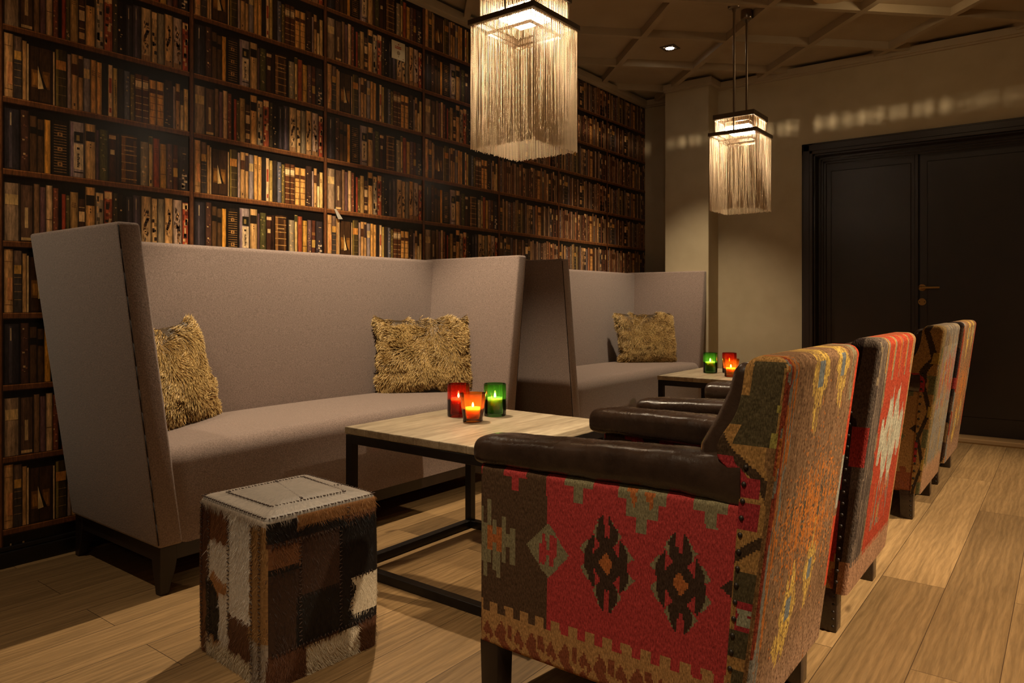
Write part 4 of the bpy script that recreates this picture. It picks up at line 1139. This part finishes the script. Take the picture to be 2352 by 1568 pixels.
def dome(name, r):
    bm = bmesh.new(); bmesh.ops.create_uvsphere(bm, u_segments=12, v_segments=8, radius=r)
    me = bpy.data.meshes.new(name); bm.to_mesh(me); bm.free(); me.materials.append(M['nail'])
    me.polygons.foreach_set('use_smooth', [True] * len(me.polygons)); return me
NAIL, STUD = dome('nail', .0056), dome('stud', .0043)
def make_chair(style, loc, label):
    root = empty('kilim_armchair', loc)
    tag(root, label, 'armchair', 'kilim armchairs facing the sofas')
    # ---- slab of the back
    ZT = .875; r = .028
    nz, ny, nx = 150, 118, 22
    zs = np.concatenate([np.linspace(ZB, ZT - r, nz), ZT - r + r * np.sin(np.linspace(0, PI / 2, 12)[1:])])
    shr = np.concatenate([np.zeros(nz), r * (1 - np.cos(np.linspace(0, PI / 2, 12)[1:]))])
    loops = []; ids = []
    tper = []
    rc = .016
    for z, s in zip(zs, shr):
        xf = float(front_x(z)) + s; xr_ = float(rear_x(z)) - s
        y0, y1 = 0 + s * .5, CW - s * .5
        R = min(rc, (xr_ - xf) / 2.05)
        P_ = []; I = []
        # near side, front -> rear
        for k in range(nx): t = k / nx; P_.append((xf + R * .3 + (xr_ - R - xf - R * .3) * t, y0)); I.append(1)
        for k in range(6): a = -PI / 2 + PI / 2 * k / 6; P_.append((xr_ - R + R * math.cos(a), y0 + R + R * math.sin(a))); I.append(1 if k < 3 else 0)
        for k in range(ny): t = k / ny; P_.append((xr_, y0 + R + (y1 - y0 - 2 * R) * t)); I.append(0)
        for k in range(6): a = PI / 2 * k / 6; P_.append((xr_ - R + R * math.cos(a), y1 - R + R * math.sin(a))); I.append(0 if k < 3 else 2)
        for k in range(nx): t = k / nx; P_.append((xr_ - R + (xf + R * .3 - xr_ + R) * t, y1)); I.append(2)
        for k in range(8): t = (k + .5) / 8; P_.append((xf, y1 + (y0 - y1) * t)); I.append(4)
        loops.append(np.column_stack([P_, np.full(len(P_), z)])); ids.append(I)
    V = np.concatenate(loops); n = len(loops[0]); m = len(loops)
    i = np.arange(m - 1)[:, None]; j = np.arange(n)[None, :]
    F = np.stack([i * n + j, i * n + (j + 1) % n, (i + 1) * n + (j + 1) % n, (i + 1) * n + j], -1).reshape(-1, 4)
    cen = V[F].mean(1); wid = np.tile(np.array(ids[0]), (m - 1, 1)).ravel()
    z = cen[:, 2]; xx = (cen[:, 0] - nail_x(z)) / np.maximum(.02, rear_x(z) - nail_x(z))
    xx2 = (cen[:, 0] - front_x(z)) / np.maximum(.02, rear_x(z) - front_x(z))
    wid = np.where(wid == 4, 1, wid)
    wtop = np.where((z > ZT - r * .9) & (wid == 0), 3, wid)
    col = back_pattern(style)(cen[:, 1], z, wtop, np.clip(xx2, 0, 1))
    # cap the top
    capc = back_pattern(style)(np.full(1, .28), np.full(1, .87), np.array([3]), np.full(1, .5))
    top = loops[-1]
    # bridge the last loop: pair near/far sides across to close the roll
    nn = n
    extraV = []; extraF = []; extraC = []
    # rear half index range and the matching front points
    ra = np.arange(nx + 3, nx + 12 + ny - 3)
    ft = top[ra].copy(); ft[:, 0] = top[:, 0].min() 
    o = len(V)
    V = np.concatenate([V, ft])
    q = np.stack([(m - 1) * n + ra[:-1], (m - 1) * n + ra[1:], o + np.arange(1, len(ra)), o + np.arange(len(ra) - 1)], -1)
    cq = V[q].mean(1)
    F = np.concatenate([F, q]); col = np.concatenate([col, back_pattern(style)(cq[:, 1], np.full(len(q), .872), np.full(len(q), 3), np.full(len(q), .5))])
    obj('back', np_mesh('back', V, F, col), M['kilim'], root)
    # ---- side panels
    for s in (0, 1):
        U, Zt = .005, .582
        nu, nw = 158, 112
        u = np.linspace(0, 1, nu + 1); w = np.linspace(0, 1, nw + 1)
        ug, wg = np.meshgrid(u, w, indexing='ij')
        zt = .572 + .014 * ug
        zz = ZB + (zt - ZB) * wg
        xf = -CD + .004 * 0; xr_ = nail_x(zz) + .004
        xg = -CD + (xr_ + CD) * ug
        th = .046
        du = np.minimum(ug * CD, 99); dv = np.minimum(wg, 1 - wg) * (.45)
        ed = np.clip(np.minimum(du, dv) / .014, 0, 1); prof = np.sqrt(np.clip(1 - (1 - ed) ** 2, 0, 1))
        prof = np.maximum(prof, .12)
        cx = .036 if s == 0 else CW - .036
        sgn = -1 if s == 0 else 1
        Vo = np.stack([xg, cx + sgn * th / 2 * prof + sgn * .008, zz], -1).reshape(-1, 3)
        Vi = np.stack([xg, cx - sgn * th / 2 * prof, zz], -1).reshape(-1, 3)
        idx = np.arange((nu + 1) * (nw + 1)).reshape(nu + 1, nw + 1)
        q = np.stack([idx[:-1, :-1], idx[1:, :-1], idx[1:, 1:], idx[:-1, 1:]], -1).reshape(-1, 4)
        N1 = len(Vo)
        def strip(a, b): return np.stack([a[:-1], a[1:], b[1:] + N1, b[:-1] + N1], -1)
        rim = np.concatenate([strip(idx[0, :], idx[0, :]), strip(idx[:, 0], idx[:, 0]), strip(idx[:, -1], idx[:, -1]), strip(idx[-1, :], idx[-1, :])])
        F = np.concatenate([q, q[:, ::-1] + N1, rim]); V = np.concatenate([Vo, Vi])
        c = V[F].mean(1)
        col = side_pattern(style)(c[:, 0] + CD, c[:, 2], s == 0)
        obj('side_panel', np_mesh('side_panel', V, F, col), M['kilim'], root)
    # ---- leather arms
    for s in (0, 1):
        cyy = .053 if s == 0 else CW - .053
        loops = []
        xs = list(-CD - .012 + .03 * (1 - np.cos(np.linspace(0, PI / 2, 8)))) + list(np.linspace(-CD + .03, .0, 26))
        K = 28
        for a, x in enumerate(xs):
            t = (x + CD) / CD
            e = 1.0
            if a < 8: e = .55 + .45 * math.sin(PI / 2 * a / 7)
            zb_, zt_ = .566 + .014 * t, .640 + .038 * t
            hw = .056 * (.80 + .20 * e); zc, hh = (zb_ + zt_) / 2, (zt_ - zb_) / 2 * (.72 + .28 * e)
            if t > .84: hh += .012 * (t - .84) / .16; zc -= .004
            lp = []
            for k in range(K):
                an = 2 * PI * k / K; ca, sa = math.cos(an), math.sin(an)
                px = np.sign(ca) * abs(ca) ** .62; pz = np.sign(sa) * abs(sa) ** .72
                wrk = .0012 * math.sin(x * 60 + an * 3) * math.sin(x * 23)
                lp.append((x + (.5 * (1 - e) * .02 * 0), cyy + px * (hw + wrk), zc + pz * (hh + wrk)))
            loops.append(lp)
        V = np.array(loops).reshape(-1, 3); m = len(loops)
        i = np.arange(m - 1)[:, None]; j = np.arange(K)[None, :]
        F = np.stack([i * K + j, i * K + (j + 1) % K, (i + 1) * K + (j + 1) % K, (i + 1) * K + j], -1).reshape(-1, 4)
        # front cap: shrink to the centre
        c0 = V[:K].mean(0); V = np.concatenate([V, c0 + (V[:K] - c0) * .6 + np.array([-.006, 0, 0]), c0 + (V[:K] - c0) * .02 + np.array([-.008, 0, 0])])
        jj = np.arange(K); o = m * K
        F = np.concatenate([F, np.stack([jj, o + jj, o + (jj + 1) % K, (jj + 1) % K], -1), np.stack([o + jj, o + K + jj, o + K + (jj + 1) % K, o + (jj + 1) % K], -1)])
        obj('armrest', np_mesh('armrest', V, F[:, ::-1]), M['leather'], root)
    # ---- leather inner back and seat
    def pillow(x0, x1, y0, y1, z0, z1, bev, fn=None):
        bm = bmesh.new(); box(bm, x0, x1, y0, y1, z0, z1, bev, 6)
        for ax, a, b in ((1, y0, y1), (2, z0, z1)):
            for k in range(1, 8):
                co = [0, 0, 0]; no = [0, 0, 0]; co[ax] = a + (b - a) * k / 8; no[ax] = 1
                bmesh.ops.bisect_plane(bm, geom=bm.verts[:] + bm.edges[:] + bm.faces[:], plane_co=co, plane_no=no)
        if fn:
            for v in bm.verts: v.co = Vector(fn(v.co))
        return bm
    def backfn(c):
        t = (c.z - .40) / .45; k = (c.y - CW / 2) / (CW / 2)
        off = float(front_x(max(.66, min(.86, c.z))))
        if c.z < .66: off = float(rear_x(c.z)) - .12
        f = 1 - t * .30
        bulge = .030 * (1 - k * k) * (1 if c.x < -.03 else 0) * math.sin(PI * min(1, max(0, t * .9 + .1)))
        return (c.x * f + off + .02 - bulge, c.y, c.z)
    bm_obj('inner_back', pillow(-.075, .0, .028, CW - .028, .40, .858, .026, backfn), M['leather'], root, angle=1.2)
    def seatfn(c):
        k = (c.y - CW / 2) / (CW / 2); u = (c.x + .40) / .28
        return (c.x, c.y, c.z + (.018 * (1 - k * k) * (1 - u * u) if c.z > .40 else 0))
    bm_obj('seat_cushion', pillow(-CD - .006, -.14, .068, CW - .068, .325, .435, .03, seatfn), M['leather'], root, angle=1.2)
    # front rail under the seat
    q = 60
    yy = np.linspace(.05, CW - .05, q + 1); zz = np.linspace(ZB, .33, 40)
    yg, zg = np.meshgrid(yy, zz, indexing='ij'); Vf = np.stack([np.full_like(yg, -CD + .004), yg, zg], -1).reshape(-1, 3); Vb = Vf.copy(); Vb[:, 0] += .04
    idx = np.arange(len(Vf)).reshape(yg.shape); qf = np.stack([idx[:-1, :-1], idx[1:, :-1], idx[1:, 1:], idx[:-1, 1:]], -1).reshape(-1, 4); N1 = len(Vf)
    def strip(a): return np.stack([a[:-1], a[1:], a[1:] + N1, a[:-1] + N1], -1)
    F = np.concatenate([qf[:, ::-1], qf + N1, strip(idx[:, 0]), strip(idx[:, -1])]); V = np.concatenate([Vf, Vb]); c = V[F].mean(1)
    obj('front_rail', np_mesh('front_rail', V, F, side_pattern(style)(c[:, 1], c[:, 2], True)), M['kilim'], root)
    bm = bmesh.new(); box(bm, -CD + .03, -.03, .03, CW - .03, ZB + .004, ZB + .05); bm_obj('underside', bm, M['blackpaint'], root)
    # ---- legs
    for fx in (0, 1):
        for sy in (0, 1):
            bm = bmesh.new()
            w = .056
            x0 = -CD + .004 if fx == 0 else -.084; y0 = .006 if sy == 0 else CW - .006 - w
            vs = box(bm, x0, x0 + w, y0, y0 + w, 0, ZB + .012, .004, 2)
            cx_, cy_ = x0 + w / 2, y0 + w / 2
            for v in bm.verts:
                k = .92 + .08 * v.co.z / ZB
                v.co.x = cx_ + (v.co.x - cx_) * k; v.co.y = cy_ + (v.co.y - cy_) * k
            lg = bm_obj('leg', bm, M['leather'] if fx else M['darkwood'], root, angle=.5)
            if fx == 1 and sy == 0:
                for k in range(5):
                    o = obj('stud', STUD, None, lg); o.location = (-.040 + .0005 * k, .0085 - .0004 * k, .018 + .022 * k)
    # ---- nail heads down the rear edge of each side
    for s in (0, 1):
        for k in range(16):
            zc = .155 + .0335 * k
            if zc > .66: break
            o = obj('nail', NAIL, None, root); o.location = (float(nail_x(zc)) + .008, .0015 if s == 0 else CW - .0015, zc)
    # the front edge is not square to the sides: the far arm is a little shorter
    for ch in list(root.children):
        for o in [ch] + list(ch.children):
            if o.data in (NAIL, STUD): continue
            n_ = len(o.data.vertices); co_ = np.empty(n_ * 3, np.float32); o.data.vertices.foreach_get('co', co_); co_ = co_.reshape(-1, 3)
            f_ = np.clip((-.12 - co_[:, 0]) / .5, 0, 1)
            co_[:, 0] += .07 * f_ * co_[:, 1] / CW
            co_[:, 2] += .024 * f_ * co_[:, 1] / CW * np.clip(co_[:, 2] / .5, 0, 1)
            o.data.vertices.foreach_set('co', co_.ravel()); o.data.update()
    return root
CX = -.513
make_chair(0, (CX, 1.405, 0), 'kilim armchair with red crab-figure side panel and brown ochre-streaked back')
make_chair(1, (CX - .006, 2.285, 0), 'kilim armchair with bright red back bearing a pale stepped medallion')
make_chair(2, (CX - .02, 3.69, 0), 'kilim armchair with grey-blue streaked back and tan side of dark zigzags')
make_chair(3, (CX - .02, 4.475, 0), 'brown and ochre kilim armchair last in the row, by the dark door')

# ------------------------------------------------------------------ pendant lamps
def bead_fringe(name, half, ztop, length, pitch, seed):
    rg = np.random.default_rng(seed)
    ns = int(round(2 * half / pitch)); bp = .0039; nb = int(length / bp); K = 5
    r = .00172
    t = (np.arange(ns) + .5) / ns * 2 * half - half
    xy = np.concatenate([np.column_stack([t, np.full(ns, -half)]), np.column_stack([np.full(ns, half), t]), np.column_stack([t[::-1], np.full(ns, half)]), np.column_stack([np.full(ns, -half), t[::-1]])])
    S_ = len(xy)
    xy = xy + rg.normal(size=xy.shape) * .0004
    ph = rg.random(S_) * bp; cut = rg.integers(0, 2, S_)
    zoff = np.empty(2 * nb); rad = np.empty(2 * nb)
    zoff[0::2] = np.arange(nb) * bp; zoff[1::2] = np.arange(nb) * bp + bp * .5
    rad[0::2] = r * .28; rad[1::2] = r
    # three rings per bead give a round belly
    zoff = np.concatenate([[k * bp + f * bp for f in (.0, .22, .5, .78)] for k in range(nb)]); rad = np.tile([r * .2, r * .82, r, r * .82], nb)
    nr = len(zoff)
    sway = .0009 * np.sin(zoff[None, :] * 9 + rg.random((S_, 1)) * 6)
    an = 2 * PI * np.arange(K) / K
    X = xy[:, None, None, 0] + sway[:, :, None] + rad[None, :, None] * np.cos(an)
    Y = xy[:, None, None, 1] + sway[:, ::-1, None] + rad[None, :, None] * np.sin(an)
    Zc = np.broadcast_to((ztop - ph[:, None] - zoff[None, :])[:, :, None], X.shape)
    V = np.stack([X, Y, Zc], -1).reshape(-1, 3)
    s = np.arange(S_)[:, None, None]; i = np.arange(nr - 1)[None, :, None]; j = np.arange(K)[None, None, :]
    b = s * nr * K
    F = np.stack(np.broadcast_arrays(b + i * K + j, b + (i + 1) * K + j, b + (i + 1) * K + (j + 1) % K, b + i * K + (j + 1) % K), -1)
    keep = (np.arange(nr - 1)[None, :] < (nr - 4 * cut[:, None]))
    F = F[keep].reshape(-1, 4)
    return np_mesh(name, V, F)
def make_pendant(loc):
    root = empty('pendant_lamp', loc)
    Z0_ = 0
    def frame(nm, h, w, z0, z1, m, inner=None):
        bm = bmesh.new()
        for (a, b, c, d) in ((-h, h, -h, -h + w), (-h, h, h - w, h), (-h, -h + w, -h + w, h - w), (h - w, h, -h + w, h - w)): box(bm, a, b, c, d, z0, z1, .0008, 1)
        bm_obj(nm, bm, m, root)
    z = lambda q: q - loc[2]
    frame('lower_frame', .153, .022, z(2.018), z(2.038), M['bronze'])
    frame('upper_frame', .130, .020, z(2.122), z(2.152), M['bronze'])
    bm = bmesh.new()
    box(bm, -.11, .11, -.11, .11, z(2.140), z(2.150)); bm_obj('top_plate', bm, M['bronze'], root)
    for dy in (-.11, .11):
        bm = bmesh.new(); cyl(bm, (0, dy, z(2.148)), (0, dy, z(ZC - .03)), .0075, None, 14); bm_obj('rod', bm, M['nickel'], root, angle=.6)
        bm = bmesh.new(); lathe(bm, [(0, z(ZC + .0445)), (.036, z(ZC + .0445)), (.038, z(ZC - .004)), (.034, z(ZC - .012)), (.012, z(ZC - .016)), (.011, z(ZC - .034)), (0, z(ZC - .034))], 28, (0, dy, 0)); bm_obj('canopy', bm, M['nickel'], root, angle=.6)
    # thin posts joining the frames
    for a, b, rr in ((-1, -1, .0025), (-1, 1, .0025), (1, -1, .0025), (1, 1, .0025), (0, -1, .004), (0, 1, .004)):
        bm = bmesh.new(); cyl(bm, (a * .118, b * .118, z(2.03)), (a * .118, b * .118, z(2.13)), rr, None, 8)
        bm_obj('post', bm, M['bronze'], root)
    # glass ledge bars inside, light box
    frame('inner_ledge', .105, .004, z(1.985), z(1.997), M['nickel'])
    bm = bmesh.new(); box(bm, -.078, .078, -.078, .078, z(2.1075), z(2.132), .0005, 1); bm_obj('light_housing', bm, M['nickel'], root)
    bm = bmesh.new(); box(bm, -.072, .072, -.072, .072, z(2.046), z(2.0825), .004, 2); bm_obj('diffuser', bm, M['diffuser'], root)
    bm = bmesh.new(); box(bm, -.078, .078, -.078, .078, z(2.083), z(2.087))
    for (a, b, c, d) in ((-.079, .079, -.079, -.0765), (-.079, .079, .0765, .079), (-.079, -.0765, -.0765, .0765), (.0765, .079, -.0765, .0765)): box(bm, a, b, c, d, z(2.083), z(2.1030))
    bm_obj('slit_tray', bm, M['bronze'], root)  # added tray, its lip shaped to leave a slit that bands the wall
    f = obj('bead_fringe', FR_LO, M['bead'], root); f['kind'] = 'stuff'; f.location.z = -loc[2] + 2.02
    f = obj('bead_fringe', FR_HI, M['bead'], root); f['kind'] = 'stuff'; f.location.z = -loc[2] + 2.124
    return root
FR_LO = bead_fringe('bead_fringe_long', .145, 0, .470, .0046, 1)
FR_HI = bead_fringe('bead_fringe_short', .121, 0, .088, .0046, 2)
p1 = make_pendant((-1.645, 2.225, 2.02)); tag(p1, 'large square beaded pendant lamp cut by the top of the picture', 'pendant lamp', 'beaded pendant lamps')
p2 = copy_tree(p1); p2.location.y = 4.535; p2.location.x = -1.655
p2['label'] = 'square beaded pendant lamp hanging on two rods before the dark door wall'

# ------------------------------------------------------------------ downlights and ceiling disc
def downlight(loc, label, vis=True):
    root = empty('ceiling_downlight', (loc[0], loc[1], ZC + .045))
    root.rotation_euler.z = PI / 4 * 0
    tag(root, label, 'downlight')
    bm = bmesh.new()
    h, w = .056, .018
    for (a, b, c, d) in ((-h, h, -h, -h + w), (-h, h, h - w, h), (-h, -h + w, -h + w, h - w), (h - w, h, -h + w, h - w)): box(bm, a, b, c, d, -.006, .001, .0006, 1)
    bm_obj('frame', bm, M['bronze'], root)
    bm = bmesh.new(); lathe(bm, [(.040, -.002), (.040, -.006), (.034, -.008), (.031, -.005)], 28); bm_obj('ring', bm, M['nickel'], root, angle=.6)
    bm = bmesh.new(); cyl(bm, (0, 0, -.004), (0, 0, -.007), .031, None, 24); bm_obj('lens', bm, M['spotlens'], root)
    return root
downlight((-2.345, 4.975), 'small square recessed spotlight glowing in the ceiling near the pillar')
bm = bmesh.new(); lathe(bm, [(0, .0), (.126, 0), (.13, -.006), (.13, -.044), (.124, -.052), (.1, -.056), (0, -.057)], 48)
sd = bm_obj('ceiling_speaker', bm, two_tone('cream_plastic', lin((214, 190, 150)), lin((222, 198, 158)), 20, .5), None, angle=.7)
sd.location = (-1.112, 4.612, ZC + .045); tag(sd, 'round cream disc on the ceiling at the top of the picture', 'ceiling speaker')

# ------------------------------------------------------------------ lights
def spot(loc, energy, size=70, blend=.5, col=(1, .81, .56), soft=.03, tilt=(0, 0)):
    l = bpy.data.lights.new('spot', 'SPOT'); l.energy = energy; l.color = col; l.spot_size = math.radians(size); l.spot_blend = blend; l.shadow_soft_size = soft
    o = link(bpy.data.objects.new('spot_light', l)); o.location = loc; o.rotation_euler = (tilt[0], tilt[1], 0)
    return o
ZS = ZC - .002
spot((-2.345, 4.975, ZS), 104, 80, .7, soft=.02)
spot((-2.40, 2.30, ZS), 165, 76, .45, soft=.02)
spot((-2.72, .42, ZS), 40, 92, .8)  # added unseen fill to lift the dim floor and sofa side at left
def aim(loc, target, energy, size, blend, soft=.04, col=(1, .80, .54)):
    o = spot(loc, energy, size, blend, col, soft)
    o.rotation_euler = (Vector(target) - Vector(loc)).to_track_quat('-Z', 'Y').to_euler()
    return o
aim((-.62, .30, ZS), (-.85, 1.30, .30), 108, 46, .9)
aim((1.45, 2.35, ZS), (-.30, 2.40, .34), 570, 50, .9)
aim((1.45, 4.35, ZS), (-.15, 4.45, .22), 470, 58, .9)
def point(loc, e, col=(1, .74, .44), r=.05):
    l = bpy.data.lights.new('point', 'POINT'); l.energy = e; l.color = col; l.shadow_soft_size = r
    o = link(bpy.data.objects.new('point_light', l)); o.location = loc; return o
point((-1.655, 4.535, 2.0902), 42, (1, .8, .54), .0026)  # tiny light added within the slit to throw a band on the wall
point((.5, -1.3, 2.1), 10, (1, .78, .52), .15)  # added unseen fill from behind the camera
point((-.66, 4.72, ZC - .08), 1.7, (1, .74, .42), .03)

w = bpy.data.worlds.new('World'); S.world = w; w.use_nodes = True
bg = w.node_tree.nodes['Background']; bg.inputs[0].default_value = (1, .78, .52, 1); bg.inputs[1].default_value = .02

# cushions
cushion('golden brown fur cushion in the nearer sofa by its right wing, behind the candles', (-2.80, 2.87, .497), math.radians(57), math.radians(-13), 0, 3)
cushion('golden brown fur cushion partly hidden by the nearer sofa left wing', (-2.82, 1.50, .498), math.radians(117), math.radians(-16), math.radians(-3), 5)
cushion('golden brown fur cushion alone on the farther sofa', (-2.72, 5.37, .497), math.radians(57), math.radians(-13), 0, 8)

# ------------------------------------------------------------------ camera and view
cam = bpy.data.cameras.new('camera'); co = link(bpy.data.objects.new('camera', cam))
cam.sensor_width = 36; cam.sensor_fit = 'HORIZONTAL'
cam.lens = 1674.0 / 2352 * 36
cam.shift_y = -91.0 / 2352
co.location = (0, 0, .98); co.rotation_euler = (PI / 2, 0, math.radians(37.46))
cam.clip_start = .02
S.camera = co
vs = S.view_settings
vs.view_transform = 'Standard'; vs.look = 'None'; vs.gamma = 1; vs.use_curve_mapping = False; vs.exposure = 0.62
cy_ = S.cycles
cy_.use_denoising = True
cy_.max_bounces = 6; cy_.diffuse_bounces = 3; cy_.glossy_bounces = 3; cy_.transparent_max_bounces = 12; cy_.transmission_bounces = 4
cy_.adaptive_threshold = .05
cy_.sample_clamp_indirect = 4.0
cy_.caustics_reflective = False; cy_.caustics_refractive = False
